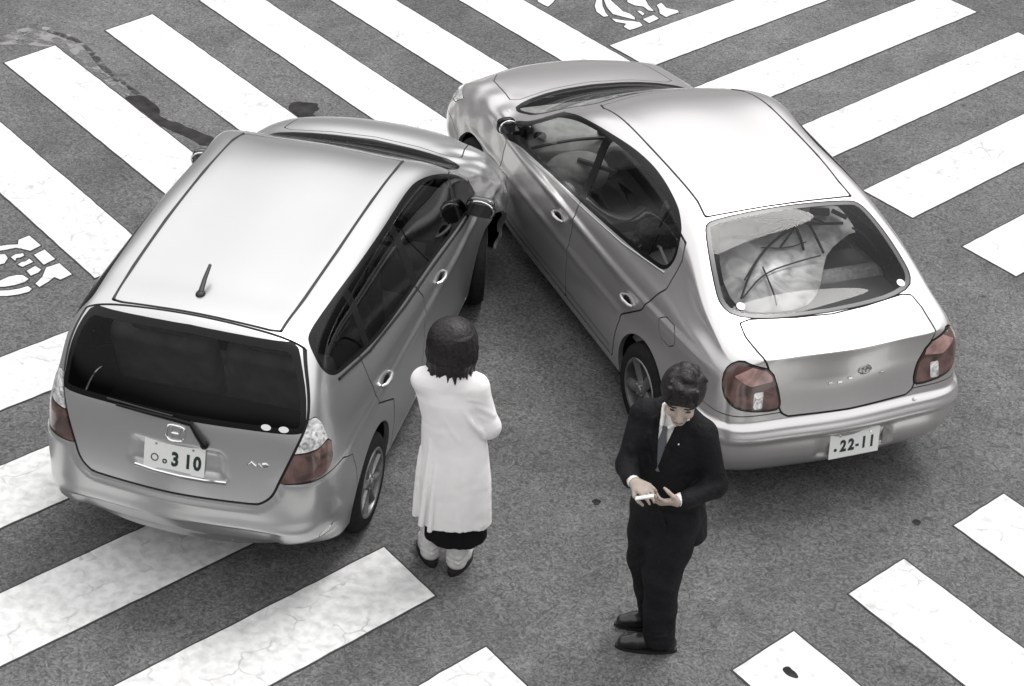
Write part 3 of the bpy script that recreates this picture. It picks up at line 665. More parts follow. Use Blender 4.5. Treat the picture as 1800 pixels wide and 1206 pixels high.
# ------------------------------------------------------------ the wagon
def build_wagon():
    sh = Shell(W_side, W_top, W_rear, W_front, crease=W_CREASE)
    hatch = [(0,.678),(.45,.68),(.495,.70),(.545,.745),(.575,.83),(.61,.92),(.640,1.0),(.672,1.09),(.686,1.16),(.664,1.275),(.614,1.39),(.565,1.475),(.54,1.62),(0,1.62)]
    hp = smoothpoly(hatch + [(-y, z) for y, z in hatch[::-1]], 2)
    def disp(V, N):
        # bumper step below and beside the tailgate, number plate recess, flank crease
        d = sdf_poly(hp, yz(V)); D = np.zeros_like(V)
        rear = smooth01((.60 - V[:, 0]) / .15)
        st = smooth01((d - .018) / .022) * smooth01((.835 - V[:, 2]) / .02) * rear
        D += N * (st * .012)[:, None]
        D[:, 0] += -0.012 * smooth01((.60 - V[:, 2]) / .08) * smooth01((V[:, 2] - .40) / .05) * rear
        D[:, 0] += .028 * smooth01((.535 - V[:, 2] - .10 * (np.abs(V[:, 1]) - .30) ** 2) / .014) * smooth01((.62 - np.abs(V[:, 1])) / .10) * rear
        pr = sdf_poly([(-.29, .80), (.26, .80), (.24, .955), (-.27, .955)], yz(V)); m_ = (V[:, 0] < .3)
        D[:, 0] += .016 * smooth01(-pr / .03) * m_
        # shoulder crease along the doors
        zc = .835 + .02 * (V[:, 0] < 1) ; side = smooth01((np.abs(V[:, 1]) - .70) / .06) * smooth01((V[:, 0] - .3) / .3) * smooth01((3.9 - V[:, 0]) / .4)
        D += N * (side * .014 * bump01(V[:, 2] - (.80 + .03 * smooth01((2.5 - V[:, 0]) / 2)), .05))[:, None]
        # crumpled right front corner
        c = smooth01((V[:, 0] - 3.2) / .5) * smooth01((-V[:, 1] - .35) / .3)
        rip = np.sin(V[:, 0] * 31 + V[:, 2] * 13) * np.sin(V[:, 2] * 27 - V[:, 1] * 19)
        D += (N * (c * (.012 * rip))[:, None]); D[:, 1] += c * WCRUSH; D[:, 0] -= c * .02
        return D
    sh.displace(disp)
    sf = Surf(sh)
    b = ['body']
    yl = lambda V: .52 + .20 * smooth01((V[:, 0] - 2.5) / .7)
    hole = lambda x: (lambda V, N: np.maximum(np.hypot(V[:, 0] - x, V[:, 2] - .30) - .342, .50 - np.abs(V[:, 1])))
    sh.cut(hole(.94), 'hole'); sh.cut(hole(3.50), 'hole')
    roof = sym([(2.605, 0), (2.60, .25), (2.575, .44), (2.56, .497), (2.40, .505), (1.9, .50), (1.3, .492), (.8, .475), (.47, .455), (.456, .40), (.452, .20), (.452, 0)])
    panel(sh, P_top(roof, 1.2), 'roof', .0075, b)
    ws = smoothpoly(sym([(2.68, 0), (2.675, .25), (2.65, .46), (2.66, .53), (3.0, .585), (3.36, .625), (3.46, .64), (3.54, .58), (3.62, .35), (3.66, 0)]), 1)
    panel(sh, P_top(ws, .93), 'windscreen_frame', .003, b); sh.cut(shift(P_top(ws, .93), .03), 'windscreen', ['windscreen_frame'])
    hood = sym([(3.70, 0), (3.67, .3), (3.60, .55), (3.62, .60), (4.0, .56), (4.16, .45), (4.20, .2), (4.205, 0)])
    panel(sh, P_top(hood, .7), 'hood', .004, b)
    hf = P_rear(hatch, lambda V: np.where(V[:, 2] > 1.4, .4385, .60))
    panel(sh, lambda V, N: np.maximum(sdf_poly(hp, yz(V)), V[:, 0] - np.where(V[:, 2] > 1.35, .437, .6)), 'tailgate', .0068, b)
    gl = [(0,1.083),(.35,1.082),(.575,1.086),(.655,1.09),(.676,1.10),(.676,1.16),(.654,1.27),(.603,1.383),(.553,1.452),(.46,1.462),(.20,1.476),(0,1.481)]
    glp = smoothpoly(gl + [(-y, z) for y, z in gl[::-1]], 1)
    gf = lambda V, N: np.maximum(sdf_poly(glp, yz(V)), V[:, 0] - .5)
    sh.cut(gf, 'rear_window_frame', ['tailgate']); sh.cut(shift(gf, -.028), 'rear_window', ['rear_window_frame'])
    lc = [(.755,1.072),(.843,1.15),(.909,1.161),(.951,1.127),(.993,1.026),(.902,1.005),(.70,.988)]
    lr = [(.993,1.022),(1.027,.992),(1.035,.90),(.977,.849),(.869,.837),(.62,.825),(.70,.984),(.902,1.001)]
    panel(sh, P_wrap(lc, .8), 'lamp_clear', .002, b); panel(sh, P_wrap(lr, .8), 'lamp_red', .003, b)
    bump = [(-.3,-.1),(.70,-.1),(.63,.50),(.60,.62),(.52,.77),(.40,.83),(-.3,.83)]
    panel(sh, lambda V, N: sdf_poly(bump, xz(V)), 'bumper', .003, b)
    refl = [(.93, .415), (1.02, .425), (1.05, .475), (.93, .465)]
    panel(sh, P_wrap(refl, .8), 'reflector', .003, ['bumper'])
    fr_d = [(1.93,.24),(3.10,.24),(3.17,.50),(3.19,.80),(3.24,.92),(3.14,1.09),(2.95,1.225),(2.66,1.30),(2.43,1.38),(2.20,1.40),(1.74,1.42),(1.80,1.10),(1.93,.92)]
    rr_d = [(1.93,.24),(1.93,.92),(1.80,1.10),(1.74,1.42),(1.10,1.42),(.87,1.38),(.87,1.20),(.90,1.0),(.97,.80),(1.30,.62),(1.36,.42),(1.38,.24)]
    yd = lambda V: .505 + .20 * smooth01((V[:, 0] - 2.5) / .7)
    dlo = smoothpoly([(.53,1.462),(.465,1.43),(.424,1.36),(.436,1.305),(.51,1.243),(.62,1.20),(1.116,1.10),(1.52,1.06),(2.2,1.01),(2.677,.962),(3.066,.917),(3.24,.915),(3.215,1.01),(2.956,1.19),(2.66,1.34),(2.43,1.416),(2.22,1.445),(1.7,1.465),(1.13,1.475),(.75,1.475)], 2)
    df = P_side(dlo, yd)
    sh.cut(df, 'side_frame', b)
    panel(sh, P_side(fr_d, lambda V: yd(V) + .0), 'front_door', .0055, b); panel(sh, P_side(rr_d, yd), 'rear_door', .0055, b)
    sh.cut(shift(df, -.022), 'side_glass', ['side_frame'])
    bp = [(1.78,1.60),(1.70,1.60),(1.84,.90),(1.95,.90)]; cp = [(1.02,1.60),(.94,1.60),(.98,.95),(1.05,.95)]; ap = [(2.78,1.6),(2.74,1.6),(2.80,.8),(2.85,.8)]
    for q in (bp, cp, ap): sh.cut(P_side(q, .5), 'side_frame', ['side_glass'])
    hood_lamps_front(sh, 4.22)
    fb = [(3.0,-.1),(4.8,-.1),(4.8,.56),(4.0,.56),(3.86,.50),(3.84,.3),(3.5,.1)]
    panel(sh, lambda V, N: sdf_poly(fb, xz(V)), 'front_bumper', .003, b)

    root = empty('wagon', (W_POSE[0], W_POSE[1], 0), W_POSE[2])
    tag(root, 'silver estate car with a roof aerial and black tailgate glass, nose against the sedan', 'car', 'silver cars that have collided')
    P = MT['paint_w']
    body = sh.part('body', 'body', P, root, rim=.03)
    sh.part('gap', 'panel_gap', MT['seam'], body, off=-.009, rim=0)
    sh.part('roof', 'roof', P, root); sh.part('hood', 'hood', P, root)
    tg = sh.part('tailgate', 'tailgate', P, root)
    sh.part('rear_window_frame', 'rear_window_frame', MT['plastic'], tg, rim=.006); sh.part('rear_window', 'rear_window', MT['glass_d'], tg, rim=0)
    sh.part('windscreen_frame', 'windscreen_frame', MT['plastic'], root, rim=.006); sh.part('windscreen', 'windscreen', MT['glass_s'], root, rim=0)
    sh.part('bumper', 'rear_bumper', P, root, rim=.02); sh.part('front_bumper', 'front_bumper', P, root, rim=.02)
    finish_pair(sh, 'reflector', 'reflector', MT['lamp_clear'], root, rim=.004)
    for w_ in (L_, R_):
        lr_ = sh.part('lamp_red', 'tail_lamp', MT['lamp_red'], root, where=w_, off=.004, rim=.012); sh.part('lamp_clear', 'clear_lens', MT['lamp_clear'], lr_, where=w_, off=.004, rim=.012)
    finish_pair(sh, 'headlamp', 'headlamp', MT['lamp_clear'], root, off=.002)
    for nm in ('grille', 'intake'): sh.part(nm, nm, MT['plastic'], root, off=-.01)
    fd = finish_pair(sh, 'front_door', 'front_door', P, root); rd = finish_pair(sh, 'rear_door', 'rear_door', P, root)
    finish_pair(sh, 'side_frame', 'side_window_frame', MT['plastic'], root, rim=.006); finish_pair(sh, 'side_glass', 'side_window', MT['glass_w'], root, rim=0)
    ms = wheel_meshes(.292, .205, 8, .040); put_wheels(root, ms, (.93, 3.48), .835, .292, steer=R(13))
    arch_liner(root, .94, .30, .35, .80, .52); arch_liner(root, 3.50, .30, .35, .70, .50)
    # door handles, light catching shells with dark recess
    for dlist, x in ((rd, 1.13), (fd, 2.28)):
        for d_, sg in zip(dlist, (1, -1)):
            h, n = sf.side(x, .86, sg); handle(d_, h, n, .16, P)
    for sg in (1, -1):
        mirror(root, (2.98, sg * .80, .955), sg, MT['plastic_gloss'])
        # waist moulding: bright strip under the glass
        pts = []
        for x, z in ((.56, 1.195), (1.0, 1.105), (1.6, 1.035), (2.2, .985), (2.8, .925), (3.1, .895)):
            h, n = sf.side(x, z, sg); pts.append(h + n * .004)
        bm = bmesh.new(); tube(bm, pts, .0075, 6); bmobj('waist_moulding', bm, MT['plastic'], root)
    # roof drip mouldings beside the roof panel
    for sg in (1, -1):
        bm = bmesh.new(); pts = on_surf([('t', x, sg * y) for x, y in ((.47, .455), (.8, .475), (1.3, .492), (1.9, .50), (2.4, .505), (2.56, .497))], sf, .001)
        tube(bm, pts, .0085, 6); bmobj('roof_moulding', bm, MT['black'], root)
    # aerial, wiper, badge, plate, bright strip, model script, stickers
    h, n = sf.top(.62, .035); bm = bmesh.new(); bmesh.ops.create_uvsphere(bm, u_segments=16, v_segments=8, radius=.026, matrix=Matrix.Translation(h) @ Matrix.Diagonal((1.3, 1, .8, 1)))
    tube(bm, [h + Vector((0, 0, .01)), h + Vector((.09, .010, .042)), h + Vector((.19, .018, .066))], [.015, .012, .009], 8); bmobj('roof_aerial', bm, MT['black'], root)
    bm = bmesh.new(); tube(bm, on_surf([('r', .34, 1.088), ('r', .15, 1.086), ('r', 0, 1.082), ('r', -.085, 1.075), ('r', -.125, 1.03), ('r', -.165, .985)], sf, .022), [.007, .010, .012, .013, .016, .018], 8)
    bmesh.ops.create_uvsphere(bm, u_segments=12, v_segments=8, radius=.024, matrix=Matrix.Translation(on_surf([('r', -.165, .98)], sf, .012)[0]))
    wp = bmobj('rear_wiper', bm, MT['plastic'], tg)
    bm = bmesh.new(); tube(bm, on_surf([('r', .40, 1.105), ('r', .20, 1.10), ('r', .02, 1.095)], sf, .014), .006, 6); bmobj('wiper_blade', bm, MT['black'], wp)
    h, n = sf.rear(0.0, 1.012); Mb = frame_at(h + n * .004, n); bm = bmesh.new()
    rr = [(.048 * (abs(math.cos(a)) ** .6) * math.copysign(1, math.cos(a)) * (1.0 + .12 * math.sin(a)), .042 * (abs(math.sin(a)) ** .6) * math.copysign(1, math.sin(a)), 0) for a in np.linspace(0, 2 * math.pi, 29)[:-1]]
    tube(bm, rr + rr[:1], .0055, 6, cap=False)
    for pa, pb in (((-.024, .030), (-.017, -.028)), ((.024, .030), (.017, -.028)), ((-.019, 0), (.019, 0))): tube(bm, [(*pa, 0), (*pb, 0)], .0055, 6)
    bd = bmobj('badge', bm, MT['chrome'], tg); bd.matrix_local = Mb
    h, n = sf.rear(-.03, .873); nn = Vector((-1, 0, .22)).normalized()
    plate(tg, Vector((h.x - .006, .0, .873)), nn, [('\u25cb', .055, -.105, -.02, 1, 0), ('o', .05, -.05, -.025, 1, .001)], [('3', .105, .005, -.012, .8, .004), ('1', .105, .075, -.012, .8, .004), ('0', .105, .125, -.012, .8, .004)])
    bm = bmesh.new(); tube(bm, on_surf([('r', y, z) for y, z in ((.215, .80), (.10, .790), (-.04, .785), (-.18, .784), (-.295, .788))], sf, .012), .010, 8); bmobj('bright_strip', bm, MT['chrome'], tg)
    # model script: small chrome squiggle
    bm = bmesh.new(); tube(bm, on_surf([('r', y, z) for y, z in ((-.40, .905), (-.42, .925), (-.435, .912), (-.45, .905), (-.46, .92), (-.48, .906), (-.50, .905), (-.515, .918), (-.50, .926), (-.48, .922))], sf, .004), .0045, 6); bmobj('model_script', bm, MT['chrome'], tg)
    for y, m_ in ((-.478, 'white'), (-.572, 'white')):
        h, n = sf.rear(y, 1.108); bm = bmesh.new(); bmesh.ops.create_circle(bm, cap_ends=True, segments=24, radius=.026); q = bmobj('window_sticker', bm, MT[m_], tg, smooth=False); q.matrix_local = frame_at(h + n * .003, n) @ Matrix.Diagonal((1, .62, 1, 1))
    # tow eye and exhaust tip peeping out under the bumper
    bm = bmesh.new(); tube(bm, [(.14, -.30, .385), (.11, -.30, .37), (.14, -.30, .36)], .007, 6); bmobj('tow_eye', bm, MT['alloy'], root)
    # cabin
    bm = bmesh.new(); box(bm, (1.9, 0, .42), (2.9, 1.36, .05)); bmobj('cabin_floor', bm, MT['trim_dark'], root)
    for y in (.36, -.36): seat(root, 2.20, y, .45, MT['seat']); 
    for y in (.33, -.33): seat(root, 1.25, y, .45, MT['trim_pale'], w=.60, back=.58)
    bm = bmesh.new(); box(bm, (3.02, 0, .84), (.45, 1.36, .20)); bmobj('dashboard', bm, MT['trim_dark'], root, bevel=.06, segs=3)
    steering(root, (2.72, -.36, .88))
    bm = bmesh.new(); box(bm, (.52, 0, .74), (.62, 1.20, .04)); bmobj('parcel_shelf', bm, MT['trim_dark'], root, bevel=.01)
    return root

# ------------------------------------------------------------ the sedan
def warp_parts(root, fn):
    """bend the finished car slightly: parts built in car space move vertex by vertex, placed ones as a whole"""
    done = set()
    def walk(o, parent_placed):
        placed = o.matrix_basis != Matrix.Identity(4)
        if parent_placed: return
        if placed: o.location = fn(Vector(o.location))
        elif o.data is not None and o.data.name not in done:
            done.add(o.data.name)
            cn = np.empty(len(o.data.loops) * 3) if o.data.has_custom_normals else None
            if cn is not None: nn = [tuple(c.vector) for c in o.data.corner_normals]
            co = np.empty(len(o.data.vertices) * 3); o.data.vertices.foreach_get('co', co); co = co.reshape(-1, 3)
            f_ = fn(co); o.data.vertices.foreach_set('co', f_.ravel()); o.data.update()
            if cn is not None: o.data.normals_split_custom_set(nn)
        for c in [q for q in bpy.data.objects if q.parent == o]: walk(c, placed)
    for c in [q for q in bpy.data.objects if q.parent == root]: walk(c, False)
def wagon_bend(p):
    if isinstance(p, Vector):
        q = wagon_bend(np.array([tuple(p)])); return Vector(q[0])
    p = p.copy(); a = smooth01((1.1 - p[:, 0]) / .9) * smooth01((1.47 - p[:, 2]) / .35); p[:, 1] = p[:, 1] * (1 - .036 * a) - .028 * a; return p
def build_sedan():
    sh = Shell(S_side, S_top, S_rear, S_front, crease=S_CREASE)
    tr_low = [(0,.622),(.387,.630),(.43,.655),(.455,.72),(.49,.86),(.52,.92),(.555,1.03)]
    def disp(V, N):
        D = np.zeros_like(V); rear = smooth01((.55 - V[:, 0]) / .2)
        # bumper bulge with a flat upper ledge
        st = smooth01((.615 - V[:, 2]) / .03) * smooth01((V[:, 2] - .20) / .12) * rear; D += N * (st * .028)[:, None]
        D[:, 0] += -.018 * bump01(V[:, 2] - .53, .05) * rear
        pr = sdf_poly([(-.31, .33), (.20, .33), (.18, .50), (-.29, .50)], yz(V)); D[:, 0] += .02 * smooth01(-pr / .03) * (V[:, 0] < .3)
        side = smooth01((np.abs(V[:, 1]) - .70) / .06) * smooth01((V[:, 0] - .2) / .3) * smooth01((4.0 - V[:, 0]) / .4)
        D += N * (side * .012 * bump01(V[:, 2] - (.83 + .05 * smooth01((1.6 - V[:, 0]) / 1.6)), .045))[:, None]
        D += N * (side * .009 * bump01(V[:, 2] - .62, .04) * smooth01((V[:, 0] - 1.25) / .1))[:, None]
        # dented left front wing
        c = smooth01((V[:, 0] - 3.10) / .35) * smooth01((V[:, 1] - .45) / .25) * smooth01((4.5 - V[:, 0]) / .3)
        rip = np.sin(V[:, 0] * 23 + V[:, 2] * 9) * np.sin(V[:, 2] * 25 - V[:, 1] * 11)
        D += N * (c * .0045 * rip)[:, None]; D[:, 1] -= c * SCRUSH * smooth01((.85 - V[:, 2]) / .3)
        return D
    sh.displace(disp); sf = Surf(sh); b = ['body']
    hole = lambda x, r: (lambda V, N: np.maximum(np.hypot(V[:, 0] - x, V[:, 2] - .30) - r, .50 - np.abs(V[:, 1])))
    sh.cut(hole(.97, .335), 'hole'); sh.cut(hole(3.74, .315), 'hole')
    roof = sym([(2.70, 0), (2.69, .2), (2.62, .40), (2.58, .475), (2.50, .50), (2.15, .498), (1.83, .492), (1.5, .485), (1.21, .475), (1.07, .49), (1.06, 0)])
    panel(sh, P_top(roof, 1.2), 'roof', .0065, b)
    ws = smoothpoly(sym([(2.78, 0), (2.77, .25), (2.70, .43), (2.72, .52), (3.1, .60), (3.42, .655), (3.54, .66), (3.62, .55), (3.69, .30), (3.71, 0)]), 1)
    panel(sh, P_top(ws, .86), 'windscreen_frame', .003, b); sh.cut(shift(P_top(ws, .86), -.028), 'windscreen', ['windscreen_frame'])
    hood = sym([(3.76, 0), (3.73, .3), (3.66, .56), (3.70, .62), (4.10, .58), (4.30, .47), (4.38, .2), (4.385, 0)])
    panel(sh, P_top(hood, .6), 'hood', .004, b)
    gl = smoothpoly(sym([(1.045, 0), (1.045, .30), (1.035, .46), (1.02, .505), (.97, .535), (.80, .585), (.62, .622), (.535, .628), (.455, .585), (.395, .43), (.365, .22), (.355, 0)]), 1)
    gf = P_top(gl, .95)
    panel(sh, gf, 'rear_window_frame', .004, b); sh.cut(shift(gf, -.030), 'rear_window', ['rear_window_frame'])
    lamp = [(.91,.881),(.88,.945),(.80,.985),(.68,.965),(.575,.938),(.51,.79),(.475,.70),(.50,.672),(.69,.69),(.805,.72),(.885,.787)]
    lamp = [(u_, z_) for u_, z_ in smoothpoly(lamp, 1)]
    panel(sh, P_wrap(lamp, .8), 'lamp', .004, b)
    sh.cut(shift(P_wrap(lamp, .8), -.014), 'lamp_red', ['lamp'])
    sh.cut(P_wrap([(.60,.70),(.66,.70),(.67,.80),(.61,.80)], .8), 'lamp_pale', ['lamp_red']); sh.cut(P_wrap([(.56,.86),(.70,.84),(.82,.90),(.70,.96),(.58,.93)], .8), 'lamp_rose', ['lamp_red'])
    # boot lid: top deck and rear face in one panel, bounded by lamps, glass and bumper
    lidp = np.array(tr_low + [(-y, z) for y, z in tr_low[::-1]])
    topline = sym([(.34, 0), (.36, .22), (.41, .50), (.40, .565), (.30, .578), (.17, .565), (.06, .55), (-.2, .55), (-.2, 0)])
    lid = lambda V, N: np.where(V[:, 2] > .99, sdf_poly(topline, xy(V)), np.maximum(sdf_poly(np.array(tr_low[:-1] + [(.55, .99), (.555, 1.3)] + [(-y, z) for y, z in (tr_low[:-1] + [(.55, .99), (.555, 1.3)])[::-1]]), yz(V)), V[:, 0] - .6))
    sh_lid = lid
    panel(sh, sh_lid, 'boot_lid', .0058, b)
    bump = [(-.3,-.1),(.72,-.1),(.64,.45),(.56,.56),(.45,.66),(.30,.672),(.10,.665),(-.3,.625)]
    panel(sh, lambda V, N: sdf_poly(bump, xz(V)), 'bumper', .003, b)
    fr_d = [(2.12,.26),(3.20,.26),(3.27,.50),(3.29,.78),(3.32,.88),(3.20,1.02),(2.95,1.21),(2.64,1.25),(2.34,1.35),(2.09,1.38),(2.10,1.0),(2.12,.9)]
    rr_d = [(2.12,.26),(2.12,.9),(2.10,1.0),(2.09,1.38),(1.70,1.39),(1.40,1.38),(1.15,1.32),(.965,1.28),(.915,1.20),(.915,1.02),(.97,.955),(1.09,.78),(1.30,.63),(1.36,.45),(1.40,.26)]
    yd = lambda V: .505 + .22 * smooth01((V[:, 0] - 2.4) / .8)
    dlo = smoothpoly([(3.40,.84),(3.26,.975),(3.08,1.10),(2.64,1.31),(2.34,1.393),(2.04,1.425),(1.71,1.43),(1.45,1.415),(1.246,1.385),(1.127,1.35),(1.03,1.30),(.975,1.19),(.99,1.105),(1.05,1.07),(1.2,1.045),(1.69,1.0),(2.12,.962),(2.7,.915),(3.13,.865),(3.35,.80)], 2)
    df = P_side(dlo, yd)
    sh.cut(df, 'side_frame', b)
    panel(sh, P_side(fr_d, yd), 'front_door', .0055, b); panel(sh, P_side(rr_d, yd), 'rear_door', .0055, b)
    sh.cut(shift(df, -.025), 'side_glass', ['side_frame'])
    sh.cut(P_side([(1.26,1.6),(1.23,1.6),(1.22,.9),(1.25,.9)], .5), 'side_frame', ['side_glass']); sh.cut(P_side([(2.13,1.6),(2.06,1.6),(2.07,.85),(2.15,.85)], .5), 'side_frame', ['side_glass'])
    sh.cut(P_side([(3.12,1.3),(3.6,1.3),(3.6,.7),(3.10,.7)], .5), 'side_frame', ['side_glass'])
    fuel = smoothpoly([(.66,.76),(.66,.90),(.86,.90),(.86,.76)], 1)
    panel(sh, P_side_one(fuel, 1), 'fuel_flap', .003, b)
    hood_lamps_front(sh, 4.40)
    fb = [(3.0,-.1),(4.9,-.1),(4.9,.53),(4.15,.53),(4.05,.48),(4.02,.3),(3.6,.1)]
    panel(sh, lambda V, N: sdf_poly(fb, xz(V)), 'front_bumper', .003, b)
    # sill skirt: black strips low on the doors
    for z0, z1 in ((.315, .335), (.262, .282)): sh.cut(P_side([(1.42, z0), (3.22, z0), (3.22, z1), (1.42, z1)], .5), 'skirt', ['front_door', 'rear_door'])

    root = empty('sedan', (S_POSE[0], S_POSE[1], 0), S_POSE[2])
    tag(root, 'pale silver sedan with dented left wing, boot towards the man in the dark suit', 'car', 'silver cars that have collided')
    P = MT['paint_s']
    body = sh.part('body', 'body', P, root, rim=.03)
    sh.part('gap', 'panel_gap', MT['seam'], body, off=-.008, rim=0)
    sh.part('roof', 'roof', P, root); sh.part('hood', 'hood', P, root)
    lid_o = sh.part('boot_lid', 'boot_lid', P, root)
    sh.part('rear_window_frame', 'rear_window_frame', MT['trim_frame'], root, rim=.006); rw = sh.part('rear_window', 'rear_window', MT['glass_r'], root, rim=0)
    sh.part('windscreen_frame', 'windscreen_frame', MT['plastic'], root, rim=.006); sh.part('windscreen', 'windscreen', MT['glass_s'], root, rim=0)
    sh.part('bumper', 'rear_bumper', P, root, rim=.02); sh.part('front_bumper', 'front_bumper', P, root, rim=.02)
    for w_ in (L_, R_):
        l_ = sh.part('lamp', 'tail_lamp', MT['lamp_dark'], root, where=w_, off=.002, rim=.010); sh.part('lamp_red', 'red_lens', MT['lamp_red'], l_, where=w_, off=.005, rim=.008)
        sh.part('lamp_pale', 'reversing_lens', MT['lamp_clear'], l_, where=w_, off=.005, rim=.008); sh.part('lamp_rose', 'indicator_lens', MT['lamp_rose'], l_, where=w_, off=.006, rim=.008)
    finish_pair(sh, 'headlamp', 'headlamp', MT['lamp_clear'], root, off=.002)
    for nm in ('grille', 'intake'): sh.part(nm, nm, MT['plastic'], root, off=-.01)
    fd = finish_pair(sh, 'front_door', 'front_door', P, root); rd = finish_pair(sh, 'rear_door', 'rear_door', P, root)
    finish_pair(sh, 'skirt', 'sill_strip', MT['chrome_dull'], root, rim=.004)
    finish_pair(sh, 'side_frame', 'side_window_frame', MT['plastic'], root, rim=.006); finish_pair(sh, 'side_glass', 'side_window', MT['glass_s'], root, rim=0)
    sh.part('fuel_flap', 'fuel_flap', P, root)
    ms = wheel_meshes(.290, .198, 5, .085); put_wheels(root, ms, (.97, 3.74), .845, .290, steer=R(6))
    arch_liner(root, .97, .30, .345, .82, .52); arch_liner(root, 3.74, .30, .325, .70, .50)
    for dlist, x in ((rd, 1.27), (fd, 2.33)):
        for d_, sg in zip(dlist, (1, -1)):
            h, n = sf.side(x, .745, sg); handle(d_, h, n, .15, P)
    for sg in (1, -1):
        mirror(root, (3.20, sg * .79, .945), sg, MT['plastic'], (.08, .13, .11))
        pts = []
        for x, z in ((1.0, 1.075), (1.5, 1.0), (2.0, .955), (2.6, .905), (3.1, .85)):
            h, n = sf.side(x, z, sg); pts.append(h + n * .003)
        bm = bmesh.new(); tube(bm, pts, .006, 6); bmobj('waist_moulding', bm, MT['chrome_dull'], root)
        bm = bmesh.new(); tube(bm, on_surf([('t', x, sg * y) for x, y in ((1.07, .488), (1.21, .475), (1.5, .485), (1.83, .492), (2.15, .498), (2.50, .50), (2.60, .47))], sf, .0), .006, 6); bmobj('roof_moulding', bm, MT['black'], root)
    # badge: stacked ovals, small letters, boot lip
    h, n = sf.rear(-.09, .845); Mb = frame_at(h + n * .004, n); bm = bmesh.new()
    el = lambda a, b_, cx=0, cy=0: [(cx + a * math.cos(t), cy + b_ * math.sin(t), 0) for t in np.linspace(0, 2 * math.pi, 25)]
    tube(bm, el(.040, .028), .0042, 6, cap=False); tube(bm, el(.014, .026), .0035, 6, cap=False); tube(bm, el(.027, .010, 0, .012), .0035, 6, cap=False)
    q = bmobj('badge', bm, MT['chrome'], lid_o); q.matrix_local = Mb
    for y, z in ((.125, .79), (.065, .79), (.0, .805), (-.215, .80)):
        h, n = sf.rear(y, z); bm = bmesh.new(); box(bm, (0, 0, .002), (.028, .014, .004)); q = bmobj('badge_letter', bm, MT['chrome'], lid_o, bevel=.002); q.matrix_local = frame_at(h + n * .002, n)
    h, n = sf.rear(-.06, .40); nn = Vector((-1, 0, .12)).normalized()
    plate(root, Vector((h.x - .008, -.055, .395)), nn, [('.', .10, -.125, .0, 1, .004)], [('2', .10, -.075, -.008, .8, .004), ('2', .10, -.022, -.008, .8, .004), ('-', .10, .018, -.008, .7, .003), ('1', .10, .062, -.008, .8, .004), ('1', .10, .115, -.008, .8, .004)])
    h, n = sf.rear(-.29, .405); bm = bmesh.new(); box(bm, (0, 0, 0), (.075, .13, .008)); q = bmobj('plate_bracket', bm, MT['trim_grey'], root, bevel=.003); q.matrix_local = frame_at(Vector((h.x - .002, -.285, .41)), nn)
    for y in (.515, -.535):
        h, n = sf.top(.50 if y > 0 else .485, y); bm = bmesh.new(); bmesh.ops.create_circle(bm, cap_ends=True, segments=24, radius=.026); q = bmobj('window_sticker', bm, MT['white'], rw, smooth=False); q.matrix_local = frame_at(h + n * .004, n)
    h, n = sf.rear(-.44, .60); bm = bmesh.new(); bmesh.ops.create_uvsphere(bm, u_segments=10, v_segments=6, radius=.012, matrix=Matrix.Translation(h + n * .005)); bmobj('bumper_stud', bm, MT['white'], root)
    # cabin: floor, seats, pale dash with two round vents, shelf
    bm = bmesh.new(); box(bm, (2.0, 0, .36), (2.6, 1.40, .05)); bmobj('cabin_floor', bm, MT['trim_dark'], root)
    for y in (.36, -.36): seat(root, 2.10, y, .40, MT['seat'], lean=R(24), back=.56)
    seat(root, 1.25, 0, .40, MT['seat'], w=1.30, back=.50, hr=False)
    for sg in (1, -1):
        bm = bmesh.new(); box(bm, (2.05, sg * .745, .66), (2.0, .05, .40)); bmobj('door_trim', bm, MT['trim_grey'], root, bevel=.015)
    bm = bmesh.new()
    prof = [(3.56, .90), (3.20, .915), (3.06, .885), (2.99, .80), (3.02, .62), (3.30, .45), (3.56, .45)]
    ys = [-.72, -.5, -.25, 0, .25, .5, .72]
    rings = [[bm.verts.new((x + (.07 * (abs(y) / .72) ** 2 if x < 3.3 else 0), y, z)) for x, z in prof] for y in ys]
    for a, b_ in zip(rings, rings[1:]):
        for k in range(len(prof)): bm.faces.new((a[k], a[(k + 1) % len(prof)], b_[(k + 1) % len(prof)], b_[k]))
    bm.faces.new(rings[0]); bm.faces.new(rings[-1][::-1]); ds = bmobj('dashboard', bm, MT['trim_pale'], root, bevel=.02)
    bm = bmesh.new(); tube(bm, [(3.02 + .02 * abs(t), .43 + .30 * t, .895 - .02 * t * t - .015 * abs(t)) for t in np.linspace(-1, 1, 13)], .012, 6); bmobj('dash_seam', bm, MT['black'], ds)
    for p_ in ((3.12, .64, .905), (3.08, .19, .90)):
        bm = bmesh.new(); bmesh.ops.create_cone(bm, cap_ends=True, segments=20, radius1=.045, radius2=.038, depth=.02, matrix=Matrix.Translation(p_)); bmesh.ops.create_uvsphere(bm, u_segments=8, v_segments=6, radius=.010, matrix=Matrix.Translation((p_[0], p_[1], p_[2] + .012))); bmobj('round_vent', bm, MT['black'], ds)
    bm = bmesh.new(); bmesh.ops.create_uvsphere(bm, u_segments=28, v_segments=16, radius=1)
    for v in bm.verts: v.co = Vector((v.co.x * .17 + 2.86, math.copysign(abs(v.co.y) ** .8, v.co.y) * .22 + .47, v.co.z * .13 + .74))
    bmobj('glovebox_cover', bm, MT['trim_grey'], ds)
    bm = bmesh.new(); tube(bm, [(2.80, .50, .87), (2.72, .42, .86), (2.62, .30, .84)], [.016, .020, .014], 8); bmobj('dark_lever', bm, MT['black'], ds)
    steering(root, (2.74, -.36, .84))
